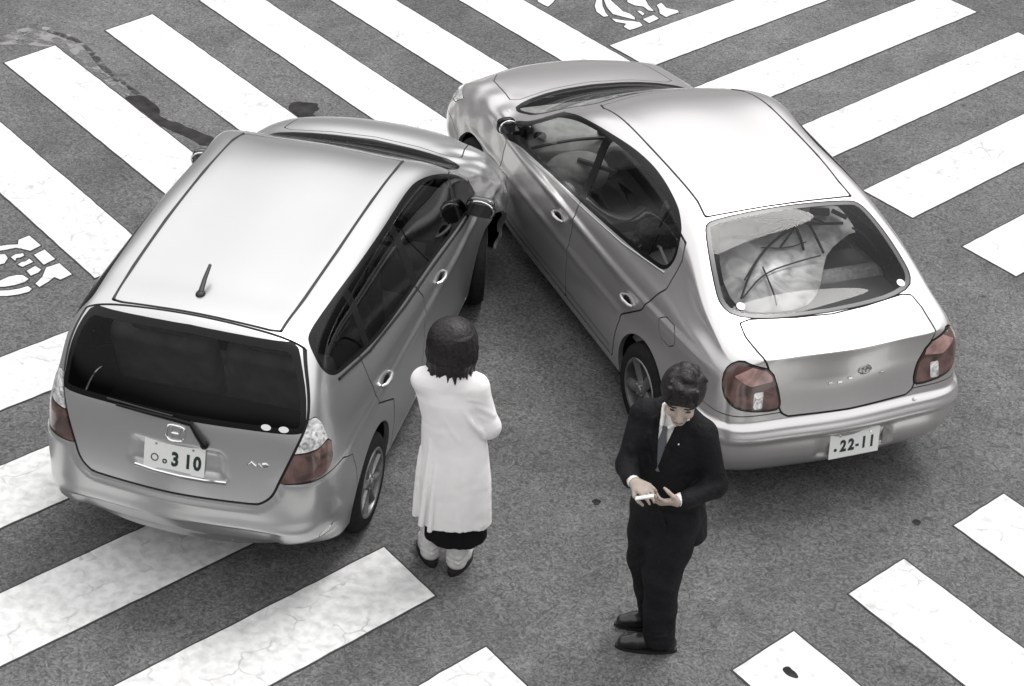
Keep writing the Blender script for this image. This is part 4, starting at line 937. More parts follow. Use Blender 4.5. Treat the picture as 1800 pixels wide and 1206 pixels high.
    bm = bmesh.new(); box(bm, (.76, 0, .945), (.76, 1.24, .03)); shf = bmobj('parcel_shelf', bm, MT['trim_dark'], root, bevel=.01)
    # pale sheet and dark ribs, added to imitate sky and branches reflected in the glass
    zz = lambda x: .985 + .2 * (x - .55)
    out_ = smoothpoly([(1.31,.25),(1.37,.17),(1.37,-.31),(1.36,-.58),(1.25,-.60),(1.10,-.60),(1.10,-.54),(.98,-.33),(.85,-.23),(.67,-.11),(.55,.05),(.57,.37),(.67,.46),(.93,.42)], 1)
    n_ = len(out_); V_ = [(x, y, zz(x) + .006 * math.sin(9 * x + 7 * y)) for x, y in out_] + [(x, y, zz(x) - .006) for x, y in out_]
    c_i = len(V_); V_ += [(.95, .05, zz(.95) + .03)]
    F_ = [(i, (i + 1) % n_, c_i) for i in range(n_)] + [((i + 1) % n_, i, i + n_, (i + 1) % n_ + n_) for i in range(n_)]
    st = empty('reflection_sheet', root.location, S_POSE[2]); tag(st, 'pale sheet with dark curved ribs imitating reflections in the rear window of the sedan', 'sheet')
    mk('reflection_surface', V_, F_, MT['sheet'], st)
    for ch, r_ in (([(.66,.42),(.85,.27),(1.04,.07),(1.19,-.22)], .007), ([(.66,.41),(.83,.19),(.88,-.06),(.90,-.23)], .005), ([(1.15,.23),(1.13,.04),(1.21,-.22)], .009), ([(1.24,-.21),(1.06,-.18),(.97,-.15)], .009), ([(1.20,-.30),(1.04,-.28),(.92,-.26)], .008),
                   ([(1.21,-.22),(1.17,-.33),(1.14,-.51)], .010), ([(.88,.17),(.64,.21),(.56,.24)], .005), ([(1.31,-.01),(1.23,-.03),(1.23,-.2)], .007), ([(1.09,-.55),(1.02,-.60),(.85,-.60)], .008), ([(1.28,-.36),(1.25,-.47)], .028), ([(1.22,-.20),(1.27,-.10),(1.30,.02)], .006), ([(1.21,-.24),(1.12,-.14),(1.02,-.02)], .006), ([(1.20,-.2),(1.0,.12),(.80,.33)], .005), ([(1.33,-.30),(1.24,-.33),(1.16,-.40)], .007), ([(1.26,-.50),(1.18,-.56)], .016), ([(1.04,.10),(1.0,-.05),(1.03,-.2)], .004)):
        bm = bmesh.new(); q_ = smoothpoly(ch, 2, closed=False); tube(bm, [(x, y, zz(x) + .042) for x, y in q_], r_, 6); bmobj('reflection_line', bm, MT['black'], st)
    return root, sf
MT['sheet'] = noisy(mat('pale imitation of window reflection', (0.46, 0.46, 0.455), 0.3), 4.5, 0.55, 1.35, dist=2.5, detail=3)  # mottled pale colour stands for sky reflected in the rear glass
MT['plastic_gloss'] = mat('glossy black plastic', (0.025, 0.025, 0.025), 0.15, 0, 1.0)
MT['trim_frame'] = mat('dark grey glass surround', (0.055, 0.055, 0.055), 0.3)
MT['chrome_dull'] = mat('dull bright trim', (0.40, 0.40, 0.40), 0.3, 0.9)
WCRUSH, SCRUSH = -0.03, 0.0
wagon = build_wagon(); warp_parts(wagon, wagon_bend)
sedan, sedan_surf = build_sedan()
# ------------------------------------------------------------ people: smooth distance-field bodies and clothes
class Field:
    def __init__(s, lo, hi, h):
        s.lo = np.array(lo, float); s.h = h; s.n = np.ceil((np.array(hi) - s.lo) / h).astype(int) + 1
        s.D = np.full(s.n, 0.25, dtype=np.float32)
    def sub(s, lo, hi):
        a = np.clip(np.floor((np.array(lo) - s.lo) / s.h).astype(int), 0, s.n - 1); b = np.clip(np.ceil((np.array(hi) - s.lo) / s.h).astype(int) + 1, 1, s.n)
        ax = [s.lo[k] + s.h * np.arange(a[k], b[k]) for k in range(3)]
        X = np.stack(np.meshgrid(*ax, indexing='ij'), -1).astype(np.float32); return (slice(a[0], b[0]), slice(a[1], b[1]), slice(a[2], b[2])), X
    def add(s, fn, lo, hi, k=0.02):
        sl, X = s.sub(np.array(lo) - k - 2 * s.h - .02, np.array(hi) + k + 2 * s.h + .02)
        if 0 in X.shape: return
        d = fn(X); D = s.D[sl]
        if k > 0:
            hh = np.clip(.5 + .5 * (D - d) / k, 0, 1); s.D[sl] = D + (d - D) * hh - k * hh * (1 - hh)
        else: s.D[sl] = np.minimum(D, d)
    def cutout(s, fn, lo, hi, k=0.0):
        sl, X = s.sub(lo, hi); s.D[sl] = np.maximum(s.D[sl], -fn(X))
    def cone(s, a, b, ra, rb, k=.02):
        a, b = np.array(a, float), np.array(b, float); r = max(ra, rb)
        def fn(X):
            e = b - a; t = np.clip(((X - a) @ e) / (e @ e + 1e-12), 0, 1); return np.linalg.norm(X - a - t[..., None] * e, axis=-1) - (ra + (rb - ra) * t)
        s.add(fn, np.minimum(a, b) - r, np.maximum(a, b) + r, k)
    def ell(s, c, r, k=.02, rot=None):
        c, r = np.array(c, float), np.array(r, float); m = r.max()
        def fn(X):
            Q = X - c
            if rot is not None: Q = Q @ np.array(rot)
            q = np.linalg.norm(Q / r, axis=-1); g = np.linalg.norm(Q / (r * r), axis=-1) + 1e-9; return q * (q - 1) / g
        s.add(fn, c - m, c + m, k)
    def chain(s, pts, rs, k=.02):
        for i in range(len(pts) - 1): s.cone(pts[i], pts[i + 1], rs[i], rs[i + 1], k)
    def mesh(s):
        D = s.D; n = D.shape; ins = D < 0
        c8 = [ins[i:n[0]-1+i, j:n[1]-1+j, k:n[2]-1+k] for i in (0, 1) for j in (0, 1) for k in (0, 1)]
        cnt = sum(c.astype(np.int8) for c in c8); act = (cnt > 0) & (cnt < 8); I = np.argwhere(act); idx = -np.ones(act.shape, int); idx[tuple(I.T)] = np.arange(len(I))
        acc = np.zeros((len(I), 3)); num = np.zeros(len(I))
        offs = [(i, j, k) for i in (0, 1) for j in (0, 1) for k in (0, 1)]
        for p in range(8):
            for q in range(p + 1, 8):
                o1, o2 = offs[p], offs[q]
                if sum(abs(a - b) for a, b in zip(o1, o2)) != 1: continue
                d1 = D[I[:, 0] + o1[0], I[:, 1] + o1[1], I[:, 2] + o1[2]]; d2 = D[I[:, 0] + o2[0], I[:, 1] + o2[1], I[:, 2] + o2[2]]
                m = (d1 < 0) != (d2 < 0); t = np.where(m, d1 / np.where(m, d1 - d2, 1), 0)
                pt = np.array(o1) + t[:, None] * (np.array(o2) - np.array(o1)); acc += pt * m[:, None]; num += m
        V = s.lo + s.h * (I + acc / num[:, None]); F = []
        for ax in range(3):
            u, v = [(1, 2), (2, 0), (0, 1)][ax]
            a = [slice(None)] * 3; b = [slice(None)] * 3; a[ax] = slice(0, -1); b[ax] = slice(1, None)
            A, B = ins[tuple(a)], ins[tuple(b)]; E = np.argwhere(A != B)
            E = E[(E[:, u] > 0) & (E[:, v] > 0) & (E[:, u] < n[u] - 1) & (E[:, v] < n[v] - 1)]
            fl = A[tuple(E.T)]
            def cell(du, dv):
                q = E.copy(); q[:, u] -= du; q[:, v] -= dv; return idx[tuple(q.T)]
            Q = np.stack([cell(1, 1), cell(0, 1), cell(0, 0), cell(1, 0)], 1); Q[~fl] = Q[~fl][:, ::-1]; F.append(Q)
        return V, np.concatenate(F)
    def obj(s, name, m, parent, smooth_it=2):
        V, F = s.mesh()
        for _ in range(smooth_it):
            A = np.zeros_like(V); c = np.zeros(len(V))
            for a, b in ((0, 1), (1, 2), (2, 3), (3, 0)):
                np.add.at(A, F[:, a], V[F[:, b]]); np.add.at(c, F[:, a], 1); np.add.at(A, F[:, b], V[F[:, a]]); np.add.at(c, F[:, b], 1)
            V = V * .5 + A / np.maximum(c, 1)[:, None] * .5
        return mk(name, V, F, m, parent)
def hand(F, wrist, fwd, palm, side, curl=(.5, .8, .6), spread=.05, sc=1.0, thumb=.6, k=.006):
    """palm and five separate bent fingers; side=+1 thumb on the +lateral side"""
    f = Vector(fwd).normalized(); p = Vector(palm); p = (p - f * p.dot(f)).normalized(); l = f.cross(p) * side; w = Vector(wrist)
    F.cone(w - f * .03, w + f * .01, .026 * sc, .024 * sc, .01)
    roots = []
    for i, off in enumerate((.030, .010, -.010, -.029)):
        base = w + f * (.085 - .004 * abs(i - 1)) * sc + l * off * sc; roots.append(base); F.cone(w + l * off * .6 * sc + f * .01, base, .015 * sc, .0125 * sc, .010)
    for i, (b0, ln) in enumerate(zip(roots, (.072, .080, .074, .058))):
        d = (f + l * spread * (1.5 - i)).normalized(); q = b0; r = (.0095, .0085, .0078, .0068)
        ang = 0
        for s_, cu in enumerate(curl):
            ang += cu; dd = (d * math.cos(ang) + p * math.sin(ang)).normalized(); e = q + dd * ln * (.44, .32, .26)[s_] * sc
            F.cone(q, e, r[s_] * sc, r[s_ + 1] * sc, .0025); q = e
    t0 = w + l * .022 * sc + f * .02 * sc; t1 = t0 + (l * .8 + f * .6 + p * .35).normalized() * .042 * sc; t2 = t1 + (f * .9 + l * .15 + p * thumb).normalized() * .034 * sc; t3 = t2 + (f * .9 - l * .15 + p * thumb * 1.3).normalized() * .028 * sc
    F.chain([t0, t1, t2, t3], [.016 * sc, .0115 * sc, .0105 * sc, .0085 * sc], .005)
def head(F, c, fwd, upv, r=1.0, mouth=True):
    f = Vector(fwd).normalized(); u = Vector(upv); u = (u - f * u.dot(f)).normalized(); l = u.cross(f)
    Rm = np.array([list(f), list(l), list(u)]).T
    P = lambda a, b, c_: Vector(c) + (f * a + l * b + u * c_) * r
    F.ell(P(-.012, 0, .03), np.array((.096, .076, .098)) * r, .01, Rm)          # skull
    F.ell(P(.028, 0, -.035), np.array((.062, .058, .082)) * r, .03, Rm)        # face
    F.ell(P(.062, 0, -.098), np.array((.026, .028, .020)) * r, .025, Rm)       # chin
    F.cone(P(.088, 0, .012), P(.112, 0, -.030), .010 * r, .013 * r, .010)      # nose
    F.ell(P(.098, 0, -.034), np.array((.014, .020, .010)) * r, .006, Rm)
    for s_ in (1, -1):
        F.ell(P(.078, s_ * .032, .026), np.array((.014, .024, .009)) * r, .010, Rm)  # brow
        F.ell(P(.066, s_ * .042, -.028), np.array((.022, .020, .020)) * r, .02, Rm)  # cheek
        F.ell(P(-.004, s_ * .078, -.010), np.array((.018, .008, .030)) * r, .006, Rm) # ear
    F.ell(P(.090, 0, -.062), np.array((.011, .026, .006)) * r, .005, Rm); F.ell(P(.086, 0, -.074), np.array((.011, .021, .006)) * r, .005, Rm)
    return P, Rm
def ring_profile(zs, tab):
    tab = np.array(tab, float); return [np.interp(zs, tab[:, 0], tab[:, k]) for k in range(1, tab.shape[1])]
def loft_field(F, tab, ang, fold=0.0, nf=9, seed=0.0, k=.02, foldz=None):
    """elliptical garment column: rows (z, cx, cy, halfwidth, halfdepth); ang turns the section"""
    tab = np.array(sorted(tab), float); ca, sa = math.cos(ang), math.sin(ang)
    def fn(X):
        z = X[..., 2]; cx, cy, a, b = [np.interp(z, tab[:, 0], tab[:, q]) for q in (1, 2, 3, 4)]
        dx, dy = X[..., 0] - cx, X[..., 1] - cy; u = dx * ca + dy * sa; v = -dx * sa + dy * ca
        if fold:
            th = np.arctan2(v, u); amt = fold * np.clip((tab[-1, 0] - z) / (tab[-1, 0] - tab[0, 0]), .1, 1)
            m_ = 1 + amt * (np.sin(nf * th + seed + 3 * z) + .6 * np.sin((nf * 2 + 1) * th + 2 * seed - 4 * z)); a = a * m_; b = b * m_
        q = np.sqrt((u / a) ** 2 + (v / b) ** 2 + 1e-9); d = (q - 1) * np.minimum(a, b) / np.maximum(1, 1)
        dz = np.maximum(tab[0, 0] - z, z - tab[-1, 0]); return np.maximum(d, dz)
    lo = [(tab[:, 1] - tab[:, 3:5].max(1) * 1.1).min(), (tab[:, 2] - tab[:, 3:5].max(1) * 1.1).min(), tab[0, 0]]; hi = [(tab[:, 1] + tab[:, 3:5].max(1) * 1.1).max(), (tab[:, 2] + tab[:, 3:5].max(1) * 1.1).max(), tab[-1, 0]]
    F.add(fn, lo, hi, k)
def poly(F, pts, rs, k):
    """one smooth ridge along a polyline"""
    Pn = np.array([tuple(p) for p in pts], float); m = max(rs)
    def fn(X):
        d = None
        for i in range(len(Pn) - 1):
            e = Pn[i + 1] - Pn[i]; t = np.clip(((X - Pn[i]) @ e) / (e @ e + 1e-12), 0, 1); q = np.linalg.norm(X - Pn[i] - t[..., None] * e, axis=-1) - (rs[i] + (rs[i + 1] - rs[i]) * t); d = q if d is None else np.minimum(d, q)
        return d
    F.add(fn, Pn.min(0) - m, Pn.max(0) + m, k)
def creases(F, pts, rad, depth):
    """shallow cloth creases: thin ridges along short chains"""
    for ch in pts:
        q = smoothpoly(ch, 2, closed=False); n = len(q); poly(F, q, [rad * (.25 + .75 * math.sin(math.pi * (i + .5) / n)) for i in range(n)], depth)

SLIP = (0.70, 8.17, 1.20)
SKIN = noisy(mat('skin', (0.45, 0.37, 0.32), 0.5), 30, .9, 1.08)
HAIR = noisy(mat('black hair', (0.012, 0.0105, 0.010), 0.42, spec=.3), 60, .5, 1.8, bump=.6)
COAT = noisy(mat('off white wool coat', (0.84, 0.83, 0.82), 0.9), 3, .93, 1.03, bump=.7, bscale=5, detail=2)
SUIT = noisy(mat('near black suit cloth', (0.010, 0.010, 0.0115), 0.75, spec=.15), 7, .75, 1.3, bump=1.0, bscale=9, detail=4)
SHIRT = mat('white shirt cotton', (0.74, 0.74, 0.73), 0.7)
TIE = mat('slate grey tie', (0.10, 0.105, 0.115), 0.5)
SKIRT = mat('black skirt cloth', (0.007, 0.007, 0.008), 0.9, spec=.15)
BOOT = noisy(mat('pale suede boots', (0.62, 0.615, 0.60), 0.8), 14, .75, 1.08, bump=.3)
SOLE = mat('dark shoe sole', (0.010, 0.010, 0.010), 0.6)
LEATHER = mat('black shoe leather', (0.010, 0.010, 0.010), 0.35, coat=.2)

def build_woman():
    ox, oy = -0.27, 9.04
    root = empty('person', (ox, oy, 0)); tag(root, 'person with dark bobbed hair in a long white coat, seen from behind beside the wagon', 'person')
    T = lambda *p: (p[0] - ox, p[1] - oy, p[2])
    # body: head, neck, trunk, arms, legs
    B = Field((-.36, -.30, 0.02), (.36, .42, 1.62), .0065)
    fw_ = Vector((-.30, .93, -.22)); hc = Vector((-.03, .055, 1.425))
    P, Rm = head(B, hc, fw_, (0, 0, 1), .93)
    B.cone((-.03, .03, 1.36), (-.04, .0, 1.24), .05, .056, .02)
    B.ell((-.04, 0, 1.12), (.15, .095, .17), .03); B.ell((-.01, 0, .93), (.125, .09, .16), .04); B.ell((.02, 0, .78), (.155, .11, .13), .04)
    shR, elR, wrR = (.10, .0, 1.19), (.178, .0, .94), (.03, .20, 1.0)
    shL, elL, wrL = (-.17, .02, 1.19), (-.15, .13, 1.03), (-.06, .22, 1.08)
    for sh_, el_, wr_ in ((shR, elR, wrR), (shL, elL, wrL)): B.chain([sh_, el_, wr_], [.042, .034, .024], .02)
    hand(B, wrR, (-.8, .35, .1), (-.2, -.9, 0), 1, (.3, .5, .4), sc=.9); hand(B, wrL, (.7, .5, .25), (.1, -.9, 0), -1, (.3, .5, .4), sc=.9)
    for hx, fx, fy in ((-.055, -.075, .03), (.075, .065, -.03)):
        B.chain([(hx, 0, .74), (hx, .02, .46), (fx, fy, .14), (fx, fy, .06)], [.070, .045, .030, .028], .02); B.chain([(fx, fy, .05), (fx, fy + .08, .045)], [.026, .024], .01)
    B.obj('body', SKIN, root, 1)
    for s_ in (1, -1):
        bm = bmesh.new(); bmesh.ops.create_uvsphere(bm, u_segments=10, v_segments=6, radius=.010, matrix=Matrix.Translation(P(.080, s_ * .031, .004))); bmobj('eye', bm, SOLE, root)
    # hair: rounded bob, strands ending unevenly at the nape
    H = Field((-.24, -.20, 1.18), (.20, .26, 1.62), .005)
    H.ell((-.035, .035, 1.445), (.130, .130, .114), .01); H.ell((-.04, .01, 1.385), (.118, .100, .090), .06)
    rn = random.Random(3)
    for i in range(52):
        a = -math.pi * (-.06 + 1.12 * i / 51) + rn.uniform(-.06, .06); rr = .100 + rn.uniform(-.010, .012)
        x, y = -.038 + rr * math.cos(a) * 1.08, .015 + rr * math.sin(a) * .92
        H.chain([(x * .80, y * .8, 1.49), (x * .99, y, 1.42), (x * 1.03, y * 1.03, 1.35), (x * .97 - .003, y * .95, 1.295), (x * 1.10, y * 1.12, 1.262 + rn.uniform(-.025, .03))], [.016, .020, .017, .012, .004], .006)
    H.cutout(lambda X: np.linalg.norm((X - np.array(tuple(P(.10, 0, -.04)), dtype=np.float32)) / np.array([.07, .07, .085], dtype=np.float32), axis=-1) * .07 - .07, (-.24, .05, 1.2), (.2, .26, 1.48))
    H.obj('hair', HAIR, root, 1)
    # coat
    C = Field((-.36, -.32, .26), (.36, .34, 1.34), .006)
    loft_field(C, [(.315, .035, -.015, .195, .150), (.60, .025, -.01, .192, .142), (.80, .012, 0, .178, .130), (.97, -.012, 0, .158, .112), (1.10, -.032, 0, .170, .108), (1.20, -.04, .0, .165, .09), (1.26, -.04, .005, .10, .065)], 0, .032, 5, 1.3, k=.0)
    C.chain([(-.165, 0, 1.21), (-.04, -.005, 1.245), (.10, 0, 1.19)], [.056, .070, .060], .05)
    C.chain([(.105, 0, 1.185), (.185, -.005, .945), (.185, .01, .925)], [.062, .056, .054], .03); C.chain([(.185, .01, .925), (.12, .11, .955), (.04, .19, 1.0)], [.058, .054, .047], .025)
    C.chain([(-.178, .02, 1.19), (-.155, .13, 1.03), (-.10, .20, 1.06)], [.054, .050, .045], .04)
    C.chain([(-.12, -.01, 1.275), (-.04, -.045, 1.285), (.045, -.01, 1.27)], [.022, .026, .022], .02)     # turned collar
    # sleeve fold on the right arm, pleats on the back and the left vent
    for ch, r_ in (([(.05, -.09, 1.08), (.11, -.085, .99), (.165, -.055, .91)], .011), ([(.09, -.06, 1.12), (.15, -.055, 1.08), (.20, -.03, 1.03)], .009), ([(.10, -.05, 1.06), (.16, -.05, 1.02), (.21, -.03, .98)], .009), ([(.06, -.075, 1.15), (.12, -.06, 1.14), (.16, -.03, 1.10)], .008),
                ([(-.115, -.085, .88), (-.125, -.110, .60), (-.14, -.122, .34)], .013), ([(-.075, -.10, .80), (-.085, -.132, .58), (-.09, -.155, .33)], .011), ([(.03, -.10, .92), (.05, -.135, .62), (.07, -.163, .34)], .010), ([(.13, -.06, .86), (.165, -.09, .60), (.19, -.10, .36)], .010), ([(-.10, -.07, 1.14), (-.04, -.095, 1.02), (.02, -.10, .92)], .010), ([(-.17, -.03, .80), (-.18, -.05, .34)], .012)):
        q_ = smoothpoly(ch, 2, closed=False); n_ = len(q_); poly(C, q_, [r_ * 1.35 * (.1 + .9 * min(1, (i + .3) / (n_ * .45))) for i in range(n_)], .014)
    C.cutout(lambda X: X[..., 2] - (.335 + .012 * np.sin(X[..., 0] * 21) - .03 * (X[..., 0] - .03)), (-.4, -.4, .2), (.4, .4, .42))
    def slit(X):
        a = np.array([.075, -.16, 1.035]); b = np.array([.165, -.13, .905]); e = b - a; t = np.clip(((X - a) @ e) / (e @ e), 0, 1); return np.linalg.norm((X - a - t[..., None] * e) * np.array([1, .35, 1]), axis=-1) - .006
    C.cutout(slit, (.04, -.24, .86), (.21, -.06, 1.07))
    C.obj('coat', COAT, root, 2)
    K = Field((-.30, -.26, .14), (.34, .24, .46), .006)
    loft_field(K, [(.205, .045, -.01, .168, .128), (.42, .035, -.01, .165, .12)], 0, .03, 6, .4, k=0); K.obj('skirt', SKIRT, root, 2)
    for (fx, fy), yaw, sc in (((-.085, .02), R(18), 1.0), ((.062, -.045), R(-20), 1.05)):
        d = Vector((-math.sin(yaw), math.cos(yaw), 0)); c0 = Vector((fx, fy, 0)); Bt = Field((fx - .2, fy - .2, 0.0), (fx + .2, fy + .3, .32), .005)
        Bt.chain([c0 + Vector((0, 0, .27)), c0 + Vector((0, 0, .17)), c0 + Vector((0, 0, .07))], [.066, .060, .054], .015)
        Bt.chain([c0 + Vector((0, 0, .065)), c0 + d * .08 + Vector((0, 0, .06)), c0 + d * .15 + Vector((0, 0, .05))], [.054, .050, .038], .015)
        for zz in (.10, .13, .19): Bt.chain([c0 + Vector((-.052, -.03, zz)), c0 + Vector((.01, -.056, zz - .012)), c0 + Vector((.054, -.018, zz + .006))], [.008, .009, .007], .012)
        Bt.cutout(lambda X: X[..., 2] - .028, (-1, -1, -.1), (1, 1, .06)); bt = Bt.obj('boot', BOOT, root, 2)
        out_ = []
        for t in np.linspace(0, 2 * math.pi, 22)[:-1]:
            a_ = math.cos(t); b_ = math.sin(t); q = c0 + d * (.055 + .132 * a_) + Vector((d.y, -d.x, 0)) * (.053 * b_ * (1 + .12 * a_)); out_.append(q)
        bm = bmesh.new(); lo_ = [bm.verts.new((q.x, q.y, .001)) for q in out_]; hi_ = [bm.verts.new((q.x, q.y, .031)) for q in out_]
        for i in range(len(out_)): bm.faces.new((lo_[i], lo_[(i + 1) % len(out_)], hi_[(i + 1) % len(out_)], hi_[i]))
        bm.faces.new(hi_); bm.faces.new(lo_[::-1]); bmobj('boot_sole', bm, SOLE, bt)
    return root

def build_man():
    ox, oy = 0.84, 8.55
    root = empty('person', (ox, oy, 0)); tag(root, 'person in a black suit and tie, head bowed over a white slip, beside the sedan', 'person')
    B = Field((-.34, -.50, 0.02), (.40, .30, 1.82), .0065)
    hc = Vector((.005, -.085, 1.60)); ff = Vector((-.10, -.92, -.34)); uu = Vector((-.03, -.42, .90))
    P, Rm = head(B, hc, ff, uu, 1.08)
    B.cone((.005, -.03, 1.55), (-.01, .02, 1.42), .056, .062, .02)
    B.ell((-.02, .0, 1.22), (.165, .10, .22), .03); B.ell((0, .02, .95), (.14, .10, .16), .05)
    shR, elR, wrR = (-.155, .06, 1.40), (-.205, -.06, 1.16), (-.190, -.275, 1.205)
    shL, elL, wrL = (.130, -.05, 1.37), (.215, -.07, 1.09), (.03, -.255, 1.10)
    for sh_, el_, wr_ in ((shR, elR, wrR), (shL, elL, wrL)): B.chain([sh_, el_, wr_], [.046, .040, .028], .02)
    hand(B, wrR, (.42, -.42, .03), (.35, .25, -.8), -1, (.55, .65, .5), spread=.10, sc=1.0, thumb=.9)
    hand(B, wrL, (-.80, -.36, .10), (.1, .75, .55), -1, (.45, .6, .5), spread=.08, sc=1.0, thumb=.9)
    for hx, kx, fx, fy in ((-.045, -.05, .045, .085), (.07, .02, .05, -.085)):
        B.chain([(hx, fy * .55, .84), (kx, fy * .85, .48), (fx, fy, .12), (fx, fy, .06)], [.075, .055, .042, .04], .02); B.chain([(fx, fy, .05), (fx - .16, fy - .01, .035)], [.034, .03], .01)
    body = B.obj('body', SKIN, root, 1)
    for s_ in (1, -1):
        bm = bmesh.new(); bmesh.ops.create_uvsphere(bm, u_segments=12, v_segments=6, radius=1)
        for v in bm.verts: v.co = Vector((v.co.x * .008, v.co.y * .017, v.co.z * .0055))
        e = bmobj('eye', bm, SOLE, root); m_ = Matrix([list(r_) for r_ in Rm]).to_4x4(); m_.translation = P(.078, s_ * .032, .004); e.matrix_local = m_
        bm = bmesh.new(); tube(bm, [P(.085, s_ * .016, .030), P(.090, s_ * .034, .034), P(.076, s_ * .056, .026)], [.003, .0045, .003], 6); bmobj('eyebrow', bm, HAIR, root)
    bm = bmesh.new(); tube(bm, [P(.094, -.022, -.068), P(.101, 0, -.067), P(.094, .022, -.068)], [.002, .003, .002], 6); bmobj('mouth', bm, mat('lips', (.20, .11, .10), .5), root)
    H = Field((-.22, -.30, 1.42), (.24, .18, 1.88), .005)
    H.ell(P(-.022, 0, .050), (.126, .112, .110), .01, Rm); H.ell(P(-.055, 0, -.015), (.088, .104, .095), .03, Rm)
    rn = random.Random(11)
    for i in range(34):                                                        # ruffled tufts
        a = rn.uniform(0, 2 * math.pi); t = rn.uniform(0, .95); q = lambda g: P(-.022 + .110 * g * math.cos(a) * math.sin(t), .098 * g * math.sin(a) * math.sin(t), .050 + .098 * g * math.cos(t))
        p0, p1 = q(.96), q(1.01) + Vector((rn.uniform(-.03, .02), rn.uniform(-.03, .0), rn.uniform(-.022, .0))); H.chain([p0, p1], [.018, .009], .016)
    for yy in (-.05, -.025, 0, .025, .05): H.chain([P(.05, yy * 1.2, .115), P(.090, yy * 1.35, .072)], [.018, .008], .010)   # fringe
    H.cutout(lambda X: np.linalg.norm(((X - np.array(tuple(P(.10, 0, -.03)))) @ Rm) / np.array([.066, .080, .090]), axis=-1) * .066 - .066, (-.2, -.28, 1.44), (.24, .1, 1.7))
    H.obj('hair', HAIR, root, 1)
    # trousers
    Tr = Field((-.32, -.28, .03), (.34, .30, 1.0), .0065)
    Tr.ell((.005, .02, .86), (.175, .135, .15), .03); Tr.ell((.095, .05, .83), (.12, .12, .13), .04)
    for hx, kx, fx, fy in ((-.055, -.055, .035, .085), (.075, .025, .05, -.085)):
        Tr.chain([(hx, fy * .55, .84), ((hx + kx) / 2, fy * .7, .66), (kx, fy * .85, .48), ((kx + fx) / 2, fy, .28), (fx, fy, .085)], [.118, .110, .096, .084, .086], .03)
        creases(Tr, [[(fx - .07, fy - .05, .13), (fx + .03, fy - .085, .16)], [(fx - .08, fy - .02, .20), (fx + .01, fy - .08, .19)], [(kx - .03, fy - .07, .50), (kx + .05, fy - .075, .46)]], .010, .02)
    Tr.cutout(lambda X: X[..., 2] - .055, (-1, -1, -.1), (1, 1, .08)); Tr.obj('trousers', SUIT, root, 2)
    # shoes
    for fx, fy in ((.05, .09), (.055, -.085)):
        Sh = Field((fx - .30, fy - .12, 0), (fx + .14, fy + .12, .16), .005)
        Sh.chain([(fx + .05, fy, .05), (fx - .02, fy, .065), (fx - .12, fy - .008, .050), (fx - .185, fy - .012, .040)], [.044, .046, .044, .034], .012)
        Sh.cutout(lambda X: X[..., 2] - .016, (-1, -1, -.1), (1, 1, .05)); so_ = Sh.obj('shoe', LEATHER, root, 2)
        pts = [(fx - .065 + .165 * math.cos(t), fy - .006 + .046 * math.sin(t) * (1 - .1 * math.cos(t))) for t in np.linspace(0, 2 * math.pi, 22)[:-1]]
        bm = bmesh.new(); lo_ = [bm.verts.new((x, y, .001)) for x, y in pts]; hi_ = [bm.verts.new((x, y, .019)) for x, y in pts]
        for i in range(len(pts)): bm.faces.new((lo_[i], lo_[(i + 1) % len(pts)], hi_[(i + 1) % len(pts)], hi_[i]))
        bm.faces.new(hi_); bm.faces.new(lo_[::-1]); bmobj('shoe_sole', bm, SOLE, so_)
    # shirt, tie, collar
    ang = -R(26)
    tors = [(.90, .01, .02, .165, .125), (1.05, -.01, .01, .172, .120), (1.20, -.015, .0, .182, .122), (1.33, -.018, .0, .188, .112), (1.42, -.012, .015, .150, .095), (1.47, -.008, .02, .085, .07)]
    Sr = Field((-.24, -.22, .98), (.24, .2, 1.54), .006); loft_field(Sr, [(z, cx, cy, a * .93, b * .93) for z, cx, cy, a, b in tors if z > .95], ang, 0, k=0); Sr.obj('shirt', SHIRT, root, 1)
    nf = Vector((-.44, -.90, 0)); lf = Vector((.90, -.44, 0)); c0 = Vector((-.014, .005, 0))
    def chestp(u, z, off=0): # point on the chest surface
        a, b = np.interp(z, [t[0] for t in tors], [t[3] for t in tors]), np.interp(z, [t[0] for t in tors], [t[4] for t in tors]); return c0 + Vector((0, 0, z)) + lf * u + nf * (b * math.sqrt(max(0, 1 - (u / a) ** 2)) + off)
    Co = Field((-.2, -.26, 1.32), (.2, .14, 1.56), .004)
    Co.chain([(-.075, .01, 1.478), (-.07, -.045, 1.455), tuple(chestp(-.018, 1.425, .012))], [.010, .012, .010], .004); Co.chain([(.062, .01, 1.478), (.05, -.06, 1.455), tuple(chestp(.022, 1.425, .012))], [.010, .012, .010], .004); Co.chain([(-.075, .01, 1.478), (-.01, .07, 1.50), (.062, .01, 1.478)], [.010, .010, .010], .004)
    Co.obj('shirt_collar', SHIRT, root, 1)
    bm = bmesh.new(); V_ = []
    for u, z, w_ in ((0, 1.425, .018), (0, 1.395, .013), (0, 1.33, .024), (.0, 1.24, .032), (.0, 1.17, .036)):
        V_.append([bm.verts.new(chestp(u - w_, z, .004)), bm.verts.new(chestp(u, z, .014)), bm.verts.new(chestp(u + w_, z, .004))])
    for a, b in zip(V_, V_[1:]):
        for q in range(2): bm.faces.new((a[q], a[q + 1], b[q + 1], b[q]))
    bmobj('tie', bm, TIE, root)
    # jacket
    J = Field((-.36, -.40, .66), (.42, .30, 1.50), .006)
    loft_field(J, [(.70, .065, .045, .178, .150), (.82, .045, .035, .186, .150), (.95, .015, .02, .182, .138)] + [(z, cx, cy, a * .95 + .008, b + .008) for z, cx, cy, a, b in tors if z > 1.0], ang, .016, 4, .9, k=0)
    J.chain([(-.145, .07, 1.395), (-.015, .03, 1.435), (.125, -.045, 1.38)], [.064, .062, .066], .05)
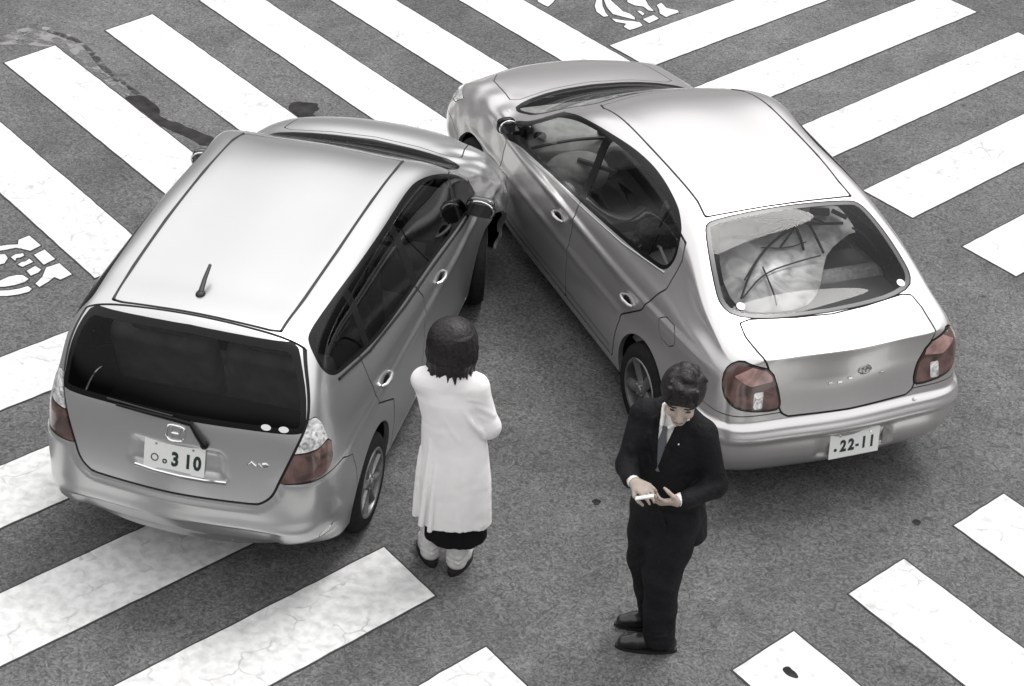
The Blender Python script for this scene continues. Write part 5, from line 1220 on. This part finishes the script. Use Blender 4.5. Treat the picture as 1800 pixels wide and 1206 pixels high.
    J.chain([(-.158, .06, 1.385), (-.212, -.05, 1.155), (-.212, -.07, 1.15)], [.072, .060, .058], .03); J.chain([(-.212, -.07, 1.15), (-.205, -.235, 1.195)], [.060, .046], .02)
    J.chain([(.138, -.055, 1.365), (.225, -.07, 1.095), (.222, -.085, 1.085)], [.074, .062, .060], .03); J.chain([(.222, -.085, 1.085), (.075, -.235, 1.095)], [.062, .047], .02)
    creases(J, [[(.24, -.10, 1.15), (.18, -.13, 1.06)], [(.22, -.11, 1.20), (.16, -.13, 1.14)], [(.18, -.16, 1.12), (.14, -.20, 1.05)], [(-.235, -.08, 1.21), (-.19, -.14, 1.13)], [(-.225, -.05, 1.27), (-.17, -.10, 1.2)], [(.06, -.13, 1.02), (.15, -.09, .92)], [(-.05, -.15, .98), (.02, -.14, .80)], [(.12, -.10, .85), (.20, -.05, .74)]], .012, .022)
    for s_ in (1, -1): J.chain([chestp(s_ * .070, 1.435, .014), chestp(s_ * .064, 1.36, .014), chestp(s_ * .016, 1.215, .012)], [.014, .019, .006], .008)   # lapels
    def vee(X):
        Q = X - np.array(tuple(c0)); u = Q @ np.array(tuple(lf)); f_ = Q @ np.array(tuple(nf)); z = X[..., 2]
        wv = np.interp(z, [1.21, 1.44, 1.5], [0, .046, .056]); return np.maximum(np.maximum(np.abs(u) - wv, 1.21 - z), .02 - f_)
    J.cutout(vee, (-.2, -.3, 1.1), (.2, .1, 1.56))
    def neckcut(X): return np.linalg.norm((X - np.array([-.005, .0, 1.53])) / np.array([1, 1, 1.3]), axis=-1) - .078
    J.cutout(neckcut, (-.2, -.2, 1.4), (.2, .2, 1.56))
    jk = J.obj('jacket', SUIT, root, 2)
    bm = bmesh.new(); bmesh.ops.create_uvsphere(bm, u_segments=8, v_segments=6, radius=.006, matrix=Matrix.Translation(chestp(.088, 1.36, .028))); bmobj('lapel_pin', bm, MT['chrome'], jk)
    for s_, wr, d in ((1, wrR, Vector((.15, -.35, .05))), (-1, wrL, Vector((-.35, -.33, .03)))):
        bm = bmesh.new(); w_ = Vector(wr); d = d.normalized(); tube(bm, [w_ - d * .035, w_ + d * .004], [.034, .032], 14, cap=False); bmobj('shirt_cuff', bm, SHIRT, root)
    return root
def in_car(root_pose, p):
    c_, s_ = math.cos(root_pose[2]), math.sin(root_pose[2]); return Vector((root_pose[0] + c_ * p[0] - s_ * p[1], root_pose[1] + s_ * p[0] + c_ * p[1], p[2]))
def build_bag():
    b = empty('bag', in_car(S_POSE, (1.62, .40, .57)), S_POSE[2]); tag(b, 'pale soft bag lying on the rear seat inside the sedan', 'bag')
    F_ = Field((-.28, -.24, -.02), (.28, .24, .34), .01); F_.ell((0, 0, .12), (.20, .15, .12), .02); F_.ell((.09, .05, .16), (.10, .09, .09), .04); poly(F_, [(-.15, -.12, .14), (0, -.05, .25), (.15, -.08, .20)], [.01, .014, .01], .02)
    F_.obj('bag_body', mat('pale bag cloth', (.42, .42, .41), .9), b, 1)
    bm = bmesh.new(); tube(bm, [(-.14, .05, .20), (-.04, .08, .31), (.08, .06, .27)], .010, 6); bmobj('bag_strap', bm, MT['white'], b); return b
build_bag()
woman = build_woman()
man = build_man()
# white slip held between the man's two hands
bm = bmesh.new(); box(bm, (0, 0, 0), (.095, .020, .010)); slip = bmobj('paper_slip', bm, SHIRT, None, smooth=False, bevel=.002)
slip.location = (SLIP[0], SLIP[1], SLIP[2]); slip.rotation_euler = (R(20), R(-24), R(-12))
tag(slip, 'narrow white slip held between the hands of the suited man', 'paper slip')
